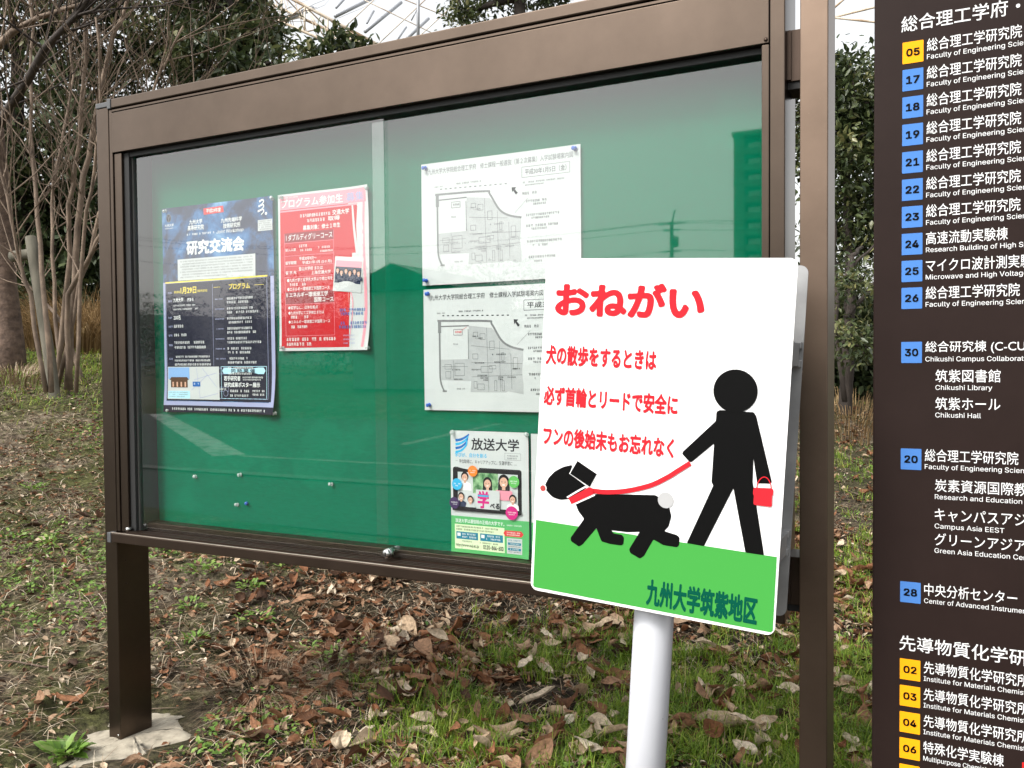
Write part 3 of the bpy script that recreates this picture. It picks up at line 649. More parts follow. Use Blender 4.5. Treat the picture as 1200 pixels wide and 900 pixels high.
        s.poly(mb, [(cx_-r_*.3, cv+r_*.6), (cx_+r_*.3, cv+r_*.6), (cx_+r_*.35, cv+r_*1.5), (cx_-r_*.35, cv+r_*1.5)], layer+2, M['skin'])
        s.disc(mb, cx_, cv+r_*.12, r_*.82, r_*.95, layer+3, M['skin'])
        for k in (-1, 1): s.disc(mb, cx_+k*r_*.33, cv, r_*.13, r_*.08, layer+4, M['hair'], 8)
        s.disc(mb, cx_, cv+r_*.55, r_*.3, r_*.10, layer+4, M['sign_white'], 10)
    def build(s, name, mb, label=None):
        o = mb.build(name, s.o)
        if label: o['label'] = label
        return o

# --- dark blue workshop poster
r = random.Random(3)
S = Sheet('poster', 'dark blue event poster with a white box and night-sky print, leftmost on the felt', 'poster', 420, 594, -1.75387, 1.57858, -.00116, M['p_nebula'], 3.5, (2, 3, 9, 16))
W_ = M['white_ink']
t = MB(); S.grid(t, 0, 574, 420, 594, 2, M['p_navy']); S.grid(t, 0, 562, 420, 574, 2, M['p_lav']); S.grid(t, 400, 216, 420, 574, 2, M['p_lav']); S.grid(t, 0, 216, 9, 562, 2, M['p_lav']); S.build('lavender_border', t)
t = MB(); S.grid(t, 10, 216, 408, 560, 3, M['p_navy']); S.build('programme_panel', t)
t = MB()
S.text(t, '研究交流会', 98, 100, 316, 142, 4, W_, .03); S.text(t, '九州大学', 110, 41, 160, 55, 4, W_, .012); S.text(t, '高等研究院', 104, 57, 166, 72, 4, W_, .012)
S.text(t, '九州先端科学', 230, 46, 308, 59, 4, W_, .012); S.text(t, '技術研究所', 238, 61, 302, 75, 4, W_, .012); S.small(t, 100, 80, 205, 6, 4, W_, r); S.text(t, 'Joint Workshop', 212, 78, 312, 90, 4, W_, 0, skew=.2)
S.build('title_lettering', t)
t = MB(); S.poly(t, [(165, 13), (238, 11), (240, 29), (166, 31)], 4, M['p_red_label']); S.text(t, '平成29年度', 176, 15, 230, 27, 5, W_, .01); S.build('red_label', t)
t = MB(); S.disc(t, 28, 30, 10, 12, 4, M['ink_grey']); S.disc(t, 28, 30, 8.6, 10.5, 5, M['p_navy']); S.curve(t, [(28, 40), (28, 30), (22, 23)], 1.6, 6, M['ink_grey']); S.curve(t, [(28, 32), (34, 23)], 1.6, 6, M['ink_grey']); S.text(t, '九州大学', 12, 46, 48, 55, 5, W_); S.small(t, 12, 58, 48, 3, 5, W_, r); S.build('crest', t)
t = MB()
for k in range(3): S.curve(t, [(372-k*3, 12+k*13), (384, 8+k*13), (388, 14+k*13), (374+k*2, 24+k*12)], 5, 4, W_, 2)
S.disc(t, 396, 46, 4, 4, 4, W_); S.build('swirl_emblem', t)
t = MB(); S.grid(t, 366, 62, 418, 92, 4, M['paper'])
for k in range(5): S.small(t, 369, 64+k*5.5, 415, 3.6, 5, M['ink_grey'], r)
S.build('white_label', t)
t = MB(); S.grid(t, 62, 152, 356, 213, 4, M['paper'])
for k in range(7): S.small(t, 72+8*(k % 2), 157+k*7.6, 346-(90 if k == 6 else 0), 4, 5, M['map_line'], r)
S.build('white_text_box', t)
t = MB(); S.line(t, [(10, 217), (398, 215)], 4, 5, M['p_yellow'])
S.text(t, '1月29日', 72, 232, 134, 252, 5, M['p_yellow'], .02); S.small(t, 40, 242, 68, 7, 5, M['p_yellow'], r); S.small(t, 138, 242, 178, 7, 5, M['p_yellow'], r); S.text(t, 'プログラム', 258, 230, 336, 247, 5, M['p_yellow'], .015)
S.line(t, [(200, 238), (226, 238)], 1, 5, M['p_yellow']); S.line(t, [(352, 238), (385, 238)], 1, 5, M['p_yellow']); S.build('yellow_lettering', t)
t = MB(); S.frame(t, 12, 219, 396, 552, 1, 5, M['p_lav']); S.line(t, [(196, 228), (196, 510)], .8, 5, M['p_lav'])
S.text(t, '九州大学', 42, 262, 82, 275, 5, W_, .012); S.text(t, '200名', 42, 312, 70, 326, 5, W_, .012); S.text(t, '1月19日', 68, 490, 112, 506, 5, W_, .015)
for v_, x1_, h_ in ((265, 120, 9), (282, 130, 5), (293, 140, 5), (340, 80, 9), (366, 90, 8), (388, 160, 8), (402, 165, 8), (430, 180, 6), (441, 186, 6), (452, 188, 7), (464, 178, 8)):
    S.small(t, 42 if v_ != 265 else 88, v_, x1_, h_, 5, W_, r)
for v_ in (244, 268, 316, 342, 368, 396, 436, 496): S.small(t, 20, v_, 36, 6, 5, M['p_lav'], r)
for k in range(9):
    v_ = 268+k*28 if k < 7 else 268+7*27+(k-7)*15+6
    S.small(t, 205, v_+2, 240, 4, 5, M['p_lav'], r); S.small(t, 250, v_, 330+r.uniform(-10, 30), 7, 5, W_, r)
    if k < 7: S.small(t, 250, v_+11, 350+r.uniform(-20, 30), 7, 5, W_, r)
S.frame(t, 150, 520, 250, 532, .8, 5, M['p_lav']); S.small(t, 160, 523, 240, 6, 5, W_, r)
S.small(t, 30, 581, 395, 7, 5, W_, r, .3); S.build('programme_lettering', t)
t = MB(); S.grid(t, 14, 462, 216, 556, 7, M['paper']); S.grid(t, 16, 464, 100, 494, 8, M['p_sky']); S.poly(t, [(20, 500), (28, 492), (90, 492), (98, 500)], 9, M['p_brown']); S.grid(t, 16, 494, 100, 498, 8, M['p_sky']); S.grid(t, 26, 500, 92, 522, 9, M['p_brown'])
for k in range(4): S.grid(t, 32+k*16, 506, 38+k*16, 520, 10, M['skin'])
S.grid(t, 16, 532, 100, 554, 8, M['p_cyan'])
for k in range(3): S.small(t, 20, 535+k*6, 92-12*(k == 2), 3.2, 9, M['ink_grey'], r)
for a_, b_ in (((128, 466), (140, 552)), ((140, 552), (210, 538)), ((118, 500), (206, 480)), ((150, 466), (206, 520)), ((106, 530), (170, 486))): S.line(t, [a_, b_], 1.4, 8, M['p_lav'])
S.grid(t, 112, 505, 142, 519, 9, M['p_blue']); S.small(t, 116, 508, 138, 6, 10, W_, r); S.build('photo_and_map', t)
t = MB(); S.frame(t, 224, 462, 390, 552, 1.4, 5, M['p_cyan']); S.poly(t, [(234, 465), (380, 465), (386, 474), (380, 483), (234, 483), (228, 474)], 5, M['p_cyan']); S.text(t, '同 時 開 催', 262, 468, 350, 480, 6, M['p_navy'], .015)
S.text(t, '若手研究者', 234, 488, 296, 502, 5, W_, .02); S.small(t, 304, 490, 376, 5, 5, W_, r); S.small(t, 304, 497, 370, 4, 5, W_, r); S.text(t, '研究成果ポスター展示', 234, 506, 366, 520, 5, W_, .02)
S.disc(t, 240, 537, 9, 9, 5, M['p_lav']); S.disc(t, 240, 537, 8, 8, 6, M['p_navy']); S.small(t, 256, 527, 330, 7, 5, W_, r); S.small(t, 256, 540, 330, 7, 5, W_, r); S.small(t, 338, 527, 382, 6, 5, W_, r); S.small(t, 338, 537, 382, 6, 5, W_, r); S.build('poster_session_box', t)

# --- red course poster
S = Sheet('poster', 'red course poster with a tilted group photograph, right of the dark blue poster', 'poster', 297, 420, -1.31672, 1.57753, -.00197, M['paper'], 3, (1, 6, 3, 15))
t = MB(); S.grid(t, 7, 26, 232, 412, 1, M['r_red']); S.poly(t, [(232, 44), (262, 44), (258, 100), (262, 170), (232, 170)], 1, M['r_red']); S.poly(t, [(232, 170), (245, 170), (228, 411), (232, 411)], 2, M['r_red'])
S.grid(t, 7, 6, 290, 42, 2, M['r_pink']); S.grid(t, 7, 44, 262, 48, 3, M['r_pink'])
for P_ in ([(246, 44), (252, 110), (262, 176)], [(262, 46), (276, 90), (274, 176)]): S.curve(t, P_, 5, 3, M['paper'], 9)
S.curve(t, [(284, 20), (280, 120), (286, 300), (276, 412)], 6, 3, M['r_pink'], 10); S.curve(t, [(230, 250), (246, 300), (232, 400)], 4, 3, M['r_pink'], 2); S.build('red_ground', t)
t = MB(); S.text(t, 'プログラム参加生', 12, 14, 216, 38, 4, W_, .008); S.text(t, '募集', 226, 14, 284, 38, 4, M['p_lav'], .008); S.small(t, 10, 8, 70, 4, 4, W_, r)
S.small(t, 76, 58, 180, 9, 4, W_, r); S.text(t, '交通大学', 182, 54, 236, 68, 4, W_, .01); S.small(t, 100, 72, 160, 9, 4, W_, r); S.text(t, '取得', 168, 70, 206, 82, 4, W_, .01); S.text(t, '募集対象：修士１年生', 86, 88, 208, 101, 4, W_, .01)
for v_, txt in ((106, 'Ⅰ ダブルディグリーコース'),): S.grid(t, 22, v_-1, 186, v_+24, 3, M['r_dark']); S.text(t, txt, 28, v_+3, 182, v_+20, 4, W_, .006)
S.grid(t, 22, 262, 186, 294, 3, M['r_dark']); S.text(t, 'Ⅱ エネルギー環境理工学', 26, 264, 166, 277, 4, W_, .008); S.text(t, '国際コース', 120, 279, 184, 292, 4, W_, .008)
for v_ in (132, 166, 194, 223, 296, 380): S.line(t, [(22, v_), (186, v_)], .8, 3, M['r_pink'])
S.line(t, [(22, 106), (22, 380)], .8, 3, M['r_pink']); S.line(t, [(186, 106), (186, 380)], .8, 3, M['r_pink'])
S.text(t, '受入人数', 25, 146, 62, 154, 4, W_, .006); S.small(t, 72, 138, 96, 8, 4, W_, r); S.small(t, 76, 150, 116, 6, 4, W_, r); S.small(t, 130, 146, 180, 6, 4, W_, r); S.small(t, 142, 156, 180, 6, 4, W_, r)
S.text(t, '留学期間', 25, 180, 62, 189, 4, W_, .006); S.text(t, '平成30年9月～', 72, 170, 130, 180, 4, W_, .006); S.text(t, '平成31年1月 (5ヶ月)', 82, 182, 180, 192, 4, W_, .006)
S.text(t, '留 学 先', 25, 206, 62, 215, 4, W_, .006); S.text(t, '釜山大学校 または', 70, 197, 150, 207, 4, W_, .006); S.text(t, '上海交通大学', 112, 209, 176, 219, 4, W_, .006)
S.text(t, '●九州大学と留学先大学より修士号を', 30, 226, 182, 236, 4, W_, .004); S.small(t, 38, 239, 92, 8, 4, W_, r); S.text(t, '●エネルギー環境理工学国際コース', 30, 250, 172, 260, 4, W_, .004)
S.text(t, '●留学なし、日本を拠点', 32, 300, 132, 309, 4, W_, .004); S.text(t, '●九州大学にて工学修士または', 32, 314, 152, 323, 4, W_, .004); S.small(t, 40, 326, 102, 8, 4, W_, r); S.text(t, '●エネルギー環境理工学国際コース', 32, 338, 172, 347, 4, W_, .004); S.small(t, 40, 352, 94, 8, 4, W_, r)
S.small(t, 24, 385, 66, 9, 4, W_, r); S.small(t, 76, 385, 186, 9, 4, W_, r); S.small(t, 24, 398, 120, 9, 4, W_, r); S.build('white_lettering', t)
t = MB()
for v_, x0_, x1_ in ((312, 196, 284), (322, 206, 276), (346, 198, 290), (356, 200, 286)): S.small(t, x0_, v_, x1_, 8, 5, M['p_blue'], r)
for v_ in (380, 390, 400): S.small(t, 214, v_, 250, 4, 5, M['p_lav'], r)
S.build('blue_lettering', t)
def tilt(x, v, c=(232, 234), a=R(6)): dx, dv = x-c[0], v-c[1]; return (c[0]+dx*math.cos(a)-dv*math.sin(a), c[1]+dx*math.sin(a)+dv*math.cos(a))
t = MB(); S.poly(t, [tilt(186, 180), tilt(276, 180), tilt(276, 270), tilt(186, 270)], 6, M['paper']); S.poly(t, [tilt(190, 192), tilt(272, 192), tilt(272, 248), tilt(190, 248)], 7, M['suit']); S.poly(t, [tilt(190, 190), tilt(272, 190), tilt(272, 206), tilt(190, 206)], 8, M['r_pink'])
for k in range(6):
    c_ = tilt(198+k*13.5, 216+(k % 2)*5); S.face(t, c_[0], c_[1], 5.6, 9+(k % 2)*5, M['suit'])
S.build('group_photo', t)

# --- two white campus map notices
def map_notice(label, x, z, rot, title, box, dark, rest):
    S = Sheet('map_notice', label, 'notice', 420, 297, x, z, rot, M['paper'], 2.5, (0, 0, 0, 5), group='white campus map notices'); I = M['ink'] if dark else M['ink_grey']
    t = MB(); S.text(t, title, 20, 14, 402 if not dark else 410, 28, 1, I, .004); S.build('title_lettering', t)
    t = MB(); S.frame(t, 274, 36, 394, 60, 1, 1, I); S.text(t, box, 282, 41, 386, 55, 2, I, .008); S.build('date_box', t)
    k0 = 0.0
    t = MB()   # site plan
    S.poly(t, [(128, 92), (190, 99), (236, 145), (272, 152), (272, 256), (232, 249), (225, 252), (130, 252), (132, 225), (50, 223), (46, 173), (124, 172)], 1, M['map_grey'])
    S.curve(t, [(40, 78), (176, 82), (190, 90), (215, 128), (240, 144), (273, 152)], 5, 2, M['map_road']); S.line(t, [(48, 92), (128, 92)], 3, 2, M['map_road'])
    S.line(t, [(46, 80), (46, 108)], 9, 2, M['map_road']); S.curve(t, [(46, 106), (46, 170), (47, 225), (58, 252)], 4.5, 3, M['map_road']); S.line(t, [(52, 250), (64, 250)], 4, 2, M['map_road'])
    for k in range(14): S.line(t, [(54+k*13.5, 66+k*.3), (60+k*13.5, 66+k*.3)], 2.2, 2, I)
    S.line(t, [(126, 100), (126, 172)], 1.4, 3, M['map_line'])
    for a_, b_ in (((134, 140), (236, 150)), ((134, 180), (270, 184)), ((176, 98), (180, 250)), ((210, 130), (212, 250)), ((134, 215), (270, 210)), ((240, 160), (242, 245)), ((52, 190), (124, 190)), ((84, 175), (84, 222))): S.line(t, [a_, b_], .7, 3, M['map_line'])
    for (a_, b_, c_, d_) in ((140, 108, 152, 118), (158, 112, 172, 126), (184, 130, 196, 150), (216, 158, 222, 176), (60, 185, 78, 196), (62, 202, 76, 218), (88, 182, 114, 212), (138, 160, 152, 172), (160, 190, 190, 204), (182, 188, 200, 196), (150, 232, 168, 246), (196, 224, 202, 248), (216, 224, 222, 248), (246, 170, 258, 196), (140, 226, 148, 242)): S.frame(t, a_, b_, c_, d_, .8, 3, M['map_line'])
    rr = random.Random(11)
    for (a_, v_, b_) in ((138, 116, 152), (146, 121, 166), (190, 160, 226), (140, 180, 168), (134, 196, 160), (196, 178, 226), (150, 210, 176), (158, 216, 178), (162, 221, 178), (206, 214, 224), (206, 219, 220), (244, 194, 264), (80, 196, 104), (86, 219, 110), (230, 214, 252)): S.small(t, a_, v_, b_, 3.6, 4, I, rr)
    S.small(t, 84, 134, 100, 4, 4, M['map_line'], rr); S.small(t, 92, 242, 114, 4, 4, M['map_line'], rr); S.small(t, 100, 55, 166, 4, 4, I, rr); S.small(t, 38, 58, 62, 3, 4, M['map_line'], rr)
    S.frame(t, 86, 100, 110, 114, .9, 4, M['map_line']); S.small(t, 90, 104, 107, 5, 5, M['p_red_label'] if dark else I, rr)
    if dark: S.line(t, [(110, 102), (122, 95)], .8, 4, M['p_red_label'])
    S.build('site_map', t)
    t = MB(); a_ = (256, 88); S.poly(t, [(248, 80), (260, 81), (256, 85), (264, 94), (259, 98), (252, 88), (249, 92)], 4, M['ink']); S.build('north_arrow', t)
    t = MB(); rr = random.Random(5)
    for (x_, v_, b_, h_) in rest: t = MB(); S.small(t, x_, v_, b_, h_, 2, M['map_line'] if not dark else I, rr); S.build('key_lettering', t)
    t = MB(); S.line(t, [(290, 108), (256, 140)], .6, 2, M['map_line']); S.build('leader_line', t)
REST = [(276, 70, 380, 4), (282, 77, 330, 3), (275, 94, 312, 7), (284, 113, 336, 6), (298, 121, 334, 5), (284, 145, 366, 6), (298, 153, 344, 5), (284, 170, 368, 6), (298, 178, 336, 5), (286, 206, 374, 6), (300, 216, 340, 5), (290, 242, 360, 6), (304, 252, 326, 5)]
map_notice('upper white map notice with a faintly printed grey site plan and date box', -.86179, 1.6100, .00144, '九州大学大学院総合理工学府　修士課程一般選抜（第２次募集）入学試験場案内図', '平成30年1月5日（金）', False, REST)
map_notice('lower white map notice in darker print, partly hidden by the dog sign', -.85908, 1.30294, .00093, '九州大学大学院総合理工学府　修士課程入学試験場案内図（外国人留学生）', '平成30年1月', True, REST)

# --- open university leaflet and the white sheet beside it
S = Sheet('leaflet', 'small white and green university leaflet showing smiling people on a tablet screen', 'poster', 210, 297, -.78596, .95746, .00083, M['paper'], 2, (0, 1, 2, 5))
t = MB()
for k in range(4):
    S.curve(t, [(14, 24+k*9.5), (30, 21+k*9), (44, 14+k*7), (52-k*2, 8+k*5)], 7.2-k*.4, 1+k*.2, M['a_cyan'] if k % 2 else M['p_blue'], 3.2)
S.build('wing_emblem', t)
t = MB(); S.text(t, '放送大学', 58, 16, 186, 46, 1, M['ink'], .016, 3); S.build('name_lettering', t)
t = MB(); S.text(t, '学びが、自分を創る', 12, 53, 100, 64, 1, M['a_cyan'], .012); S.build('slogan_lettering', t)
t = MB(); S.line(t, [(14, 73), (20, 73)], .8, 1, M['ink_grey']); S.text(t, '学位取得に、キャリアアップに、生涯学習に', 24, 69, 168, 79, 1, M['ink'], .004); S.line(t, [(172, 77), (180, 77)], .8, 1, M['ink_grey']); S.frame(t, 148, 50, 190, 66, .6, 1, M['map_line']); S.small(t, 154, 54, 184, 4, 1, M['map_line'], r); S.small(t, 154, 60, 180, 4, 1, M['map_line'], r); S.build('note_lettering', t)
t = MB(); S.poly(t, round_rect(6, 88, 192, 194, 6, 3), 1, M['a_black']); S.grid(t, 20, 100, 182, 184, 2, M['paper']); S.grid(t, 62, 100, 130, 150, 3, M['foliage_print'])
S.face(t, 40, 112, 9.5, 4, M['sign_white']); S.face(t, 102, 124, 11, 4, M['sign_white'], True); S.face(t, 146, 118, 13, 9, M['pinkwear'], True); S.face(t, 170, 158, 8.5, 14, M['sign_white']); S.face(t, 30, 160, 8, 9, M['suit']); S.face(t, 56, 166, 7.5, 14, M['paper'])
S.poly(t, round_rect(6, 184, 192, 194, 2, 3), 19, M['a_black']); S.build('tablet_picture', t)
t = MB(); S.grid(t, 72, 140, 136, 186, 19, M['paper']); S.text(t, '学', 76, 142, 108, 185, 20, M['a_magenta'], .03); S.text(t, 'べる', 110, 170, 136, 184, 22, M['ink'], .03); S.grid(t, 77, 152, 107, 156, 23, M['a_cyan']); S.build('word_lettering', t)
for cx_, cv_, rr_, k in ((64, 96, 13, 'a_orange'), (20, 130, 14, 'a_cyan'), (174, 116, 14, 'a_lime'), (12, 176, 14, 'a_purple'), (168, 190, 16, 'a_magenta')):
    t = MB(); S.disc(t, cx_, cv_, rr_, rr_*1.02, 23, M[k]); S.small(t, cx_-rr_*.65, cv_-3, cx_+rr_*.65, 3.4, 24, W_, r); S.small(t, cx_-rr_*.5, cv_+2, cx_+rr_*.5, 3, 24, W_, r); S.build('round_bubble', t)
t = MB(); S.grid(t, 0, 208, 210, 297, 1, M['a_green']); S.text(t, '放送大学は通信制の正規の大学です。', 12, 214, 146, 224, 2, W_, .01); S.small(t, 152, 219, 190, 3.4, 2, W_, r); S.build('green_band', t)
t = MB(); S.grid(t, 10, 228, 146, 288, 2, M['a_pale']); S.small(t, 14, 231, 130, 4.6, 3, M['ink'], r); S.small(t, 14, 238, 116, 4.6, 3, M['ink'], r); S.grid(t, 14, 246, 74, 264, 3, M['a_teal']); S.grid(t, 80, 246, 142, 264, 3, M['a_teal'])
for x_ in (14, 80): S.grid(t, x_+3, 249, x_+12, 257, 4, W_); S.small(t, x_+16, 249, x_+54, 4.4, 4, W_, r); S.small(t, x_+16, 256, x_+54, 4.4, 4, W_, r)
S.small(t, 26, 267, 60, 4, 3, M['ink'], r); S.small(t, 78, 267, 130, 4, 3, M['ink'], r); S.text(t, 'http://www.ouj.ac.jp', 13, 275, 76, 284, 3, M['ink'], .012); S.text(t, '0120-864-600', 88, 273, 143, 284, 3, M['ink'], .02); S.build('contact_box', t)
t = MB(); S.poly(t, [(148, 233), (190, 233), (196, 240), (190, 247), (148, 247), (143, 240)], 2, M['p_red_label']); S.small(t, 152, 236, 188, 3.4, 3, W_, r); S.small(t, 152, 241, 184, 3.4, 3, W_, r); S.grid(t, 152, 251, 192, 288, 2, M['paper']); S.small(t, 156, 254, 188, 4, 3, M['a_teal'], r)
for v_ in (261, 274): S.grid(t, 155, v_, 189, v_+6, 3, M['a_teal']); S.small(t, 160, v_+1.4, 184, 3, 4, W_, r); S.small(t, 156, v_+8, 188, 3, 3, M['ink'], r)
S.build('side_box', t)
S2 = Sheet('leaflet', 'second white leaflet mostly hidden by the dog sign beside the tablet leaflet', 'poster', 210, 297, -.5690, .9560, .0, M['paper'], 2, (2, 0, 0, 0))
t = MB(); S2.grid(t, 0, 208, 210, 297, 1, M['a_green']); S2.build('green_band', t)

# --- push pins
def pin(label, x, z, m, group, y=.0822, tilt=(0, 0)):
    mb = MB(); p = lambda d: (tilt[0]*d, -d, tilt[1]*d)
    mb.tube([p(-.006), p(.001)], .0006, M['steel'], 6); mb.tube([p(.001), p(.002), p(.004), p(.0065), p(.0085), p(.0095), p(.0105)], [.0052, .0054, .0034, .0030, .0044, .0048, .0040], m, 14)
    o = mb.build('pushpin'); o.location = (x, y, z); return tag(o, label, 'pushpin', group)
G1, G2 = 'blue pushpins holding the map notices', 'clear pushpins holding the posters'
for lab, q in (('blue pushpin at the top left corner of the upper map notice', (498, 196.5)), ('blue pushpin at the top right corner of the upper map notice', (673.5, 173.5)), ('blue pushpin at the bottom left corner of the upper map notice', (499, 329)), ('blue pushpin at the top left corner of the lower map notice', (500.5, 344)), ('blue pushpin at the bottom left corner of the lower map notice', (502.5, 474.5))):
    d = _f+(q[0]-600)/F_PX*_r-(q[1]-450)/F_PX*_u; P_ = CAM_LOC+d*((.078-CAM_LOC[1])/d[1]); pin(lab, P_[0], P_[2], M['pin_blue'], G1, tilt=(random.uniform(-.3, .3), random.uniform(-.2, .2)))
for lab, q, g in (('clear pushpin at the top left corner of the dark blue poster', (193.5, 247), G2), ('clear pushpin at the top right corner of the dark blue poster', (318, 233), G2), ('clear pushpin at the bottom left corner of the dark blue poster', (197, 481), G2), ('clear pushpin at the bottom right corner of the dark blue poster', (322.5, 484), G2),
                  ('clear pushpin at the top left corner of the red poster', (329.5, 231), G2), ('clear pushpin at the top right corner of the red poster', (429, 220), G2), ('clear pushpin at the bottom left corner of the red poster', (331.5, 408), G2), ('clear pushpin at the bottom right corner of the red poster', (431, 407.5), G2),
                  ('clear pushpin at the top left corner of the tablet leaflet', (530, 506), G2), ('clear pushpin at the top right corner of the tablet leaflet', (617, 510), G2),
                  ('clear pushpin stuck alone in the bare felt near its left edge', (226.5, 559), 'spare pushpins in the bare felt'), ('clear pushpin stuck alone in the bare felt below the gap between the two left posters', (280, 556.5), 'spare pushpins in the bare felt'), ('clear pushpin stuck alone in the bare felt below the red poster', (387, 568), 'spare pushpins in the bare felt'), ('clear pushpin beside the lone blue pushpin in the bare felt', (276, 592), 'spare pushpins in the bare felt')):
    d = _f+(q[0]-600)/F_PX*_r-(q[1]-450)/F_PX*_u; P_ = CAM_LOC+d*((.078-CAM_LOC[1])/d[1]); pin(lab, P_[0], P_[2], M['pin_clear'], g, .0822 if g == G2 else .0868, (random.uniform(-.5, .5), random.uniform(-.3, .3)))
d = _f+(287-600)/F_PX*_r-(590.5-450)/F_PX*_u; P_ = CAM_LOC+d*((.08-CAM_LOC[1])/d[1]); pin('lone blue pushpin in the bare green felt low on the left', P_[0], P_[2], M['pin_blue'], 'spare pushpins in the bare felt', .0868, (.7, .2))

# ------------------------------------------------------------------ plants: leaves, blades, twigs
def frames(d, up):
    """orthonormal frames from leaf directions d (n,3)"""
    d = unit(d); s = unit(np.cross(d, up)); n_ = np.cross(s, d); return d, s, n_
def leaf_soup(name, pos, d, nrm, length, width, tint, m, parent=None, fold=.25):
    """flat pointed leaves: six points, four faces"""
    d, s, n_ = frames(d, nrm); L_ = length[:, None]; W = width[:, None]
    a = pos; b = pos+d*L_*.35+s*W*.5+n_*W*fold*.5; c = pos+d*L_*.4; e = pos+d*L_*.35-s*W*.5+n_*W*fold*.5
    f2 = pos+d*L_*.75+s*W*.34+n_*W*fold*.3; g = pos+d*L_*.75-s*W*.34+n_*W*fold*.3; h = pos+d*L_-n_*L_*.08
    return soup(name, np.stack([a, b, c, e, f2, g, h], 1), [(0, 2, 1), (0, 3, 2), (2, 4, 1), (2, 3, 5), (2, 6, 4), (2, 5, 6)], tint, m, parent)
def crown_leaves(clumps, per, spread, size, seed):
    g = np.random.default_rng(seed); C_ = np.array([c[0] for c in clumps]); rad = np.array([c[1] for c in clumps])
    idx = np.repeat(np.arange(len(C_)), per); n_ = len(idx)
    o = g.normal(0, 1, (n_, 3))*spread*rad[idx][:, None]*np.array([1, 1, .7]); p = C_[idx]+o
    d = unit(o+g.normal(0, .35, (n_, 3))+np.array([0, 0, -.12])); up = unit(g.normal(0, .5, (n_, 3))+np.array([0, 0, 1]))
    L_ = size*g.uniform(.6, 1.25, n_); ct = g.uniform(.2, .85, len(C_)); t = np.clip(ct[idx]+g.normal(0, .17, n_), 0, 1)
    return p, d, up, L_, L_*g.uniform(.36, .5, n_), t
def limb(mb, a, b, r0, r1, m, g, wob=.12, n_=6, sides=6):
    a = Vector(a); b = Vector(b); L_ = (b-a).length; pts = []
    o = Vector((g.uniform(-1, 1), g.uniform(-1, 1), g.uniform(-.4, .8)))*L_*wob
    for i in range(n_+1):
        t = i/n_; j = Vector((g.uniform(-1, 1), g.uniform(-1, 1), g.uniform(-1, 1)))*L_*wob*.12*(0 < i < n_)
        pts.append(a.lerp(b, t)+o*math.sin(math.pi*t)*.6+j)
    mb.tube(pts, [r0+(r1-r0)*i/n_ for i in range(n_+1)], m, sides); return pts
def evergreen(label, foot, trunk_top, trunk_r, blobs, size, per, seed, leafm='leaf', barkm='bark_dark', group='evergreen trees behind the board', density=1.0, spread=.5, forks=()):
    """foot and trunk_top: points; blobs: (centre, radii) ellipsoids the clumps are spread through"""
    g = random.Random(seed); root = empty('evergreen_tree', label, 'tree', foot, group); inv_ = Matrix.Translation(-Vector(foot))
    tk = MB(); foot = Vector(foot); top = Vector(trunk_top); sp_ = limb(tk, foot-Vector((0, 0, .3)), top, trunk_r*1.25, trunk_r*.45, M[barkm], g, .07, 10, 10)
    clumps = []
    for c, rr in blobs:
        vol = rr[0]*rr[1]*rr[2]; k = max(6, int(38*vol**.72*density))
        for _ in range(k):
            while True:
                q = Vector((g.uniform(-1, 1), g.uniform(-1, 1), g.uniform(-1, 1)))
                if q.length < 1 and (q.length > .45 or g.random() < .4): break
            clumps.append((Vector(c)+Vector((q.x*rr[0], q.y*rr[1], q.z*rr[2])), g.uniform(.34, .62)*min(1.2, max(.5, min(rr)*.6))))
    hubs = [Vector(c) for c, rr in blobs]
    for (c, rr), hb in zip(blobs, hubs):
        st = min(sp_[3:], key=lambda p: (p-hb).length+.35*p.z*0); limb(tk, st, hb, trunk_r*.42, trunk_r*.16, M[barkm], g, .15, 6, 6)
    for a, b, r0, r1 in forks: limb(tk, a, b, r0, r1, M[barkm], g, .12, 8, 8)
    for p, rad in clumps:
        hb = min(hubs, key=lambda h_: (h_-p).length); limb(tk, hb.lerp(p, .02), p, trunk_r*.13, .006, M[barkm], g, .16, 4, 4)
    o = tk.build('trunk', root); o.data.transform(inv_)
    P_, d, up, L_, W, t = crown_leaves([(np.array(p), q) for p, q in clumps], per, spread, size, seed)
    o = leaf_soup('crown', P_-np.array(foot), d, up, L_, W, t, M[leafm], root); return root
def tri(p, depth): return tuple(at(p[0], p[1], depth))
def foot_of(px, py, depth): q = at(px, py, depth); return (q[0], q[1], float(ground_z(q[0], q[1]))-.05)
def px_blob(px, py, depth, rx, ry, rd=None):
    c = at(px, py, depth); k = depth/F_PX; return (tuple(c), (rx*k, (rd or rx)*k, ry*k))

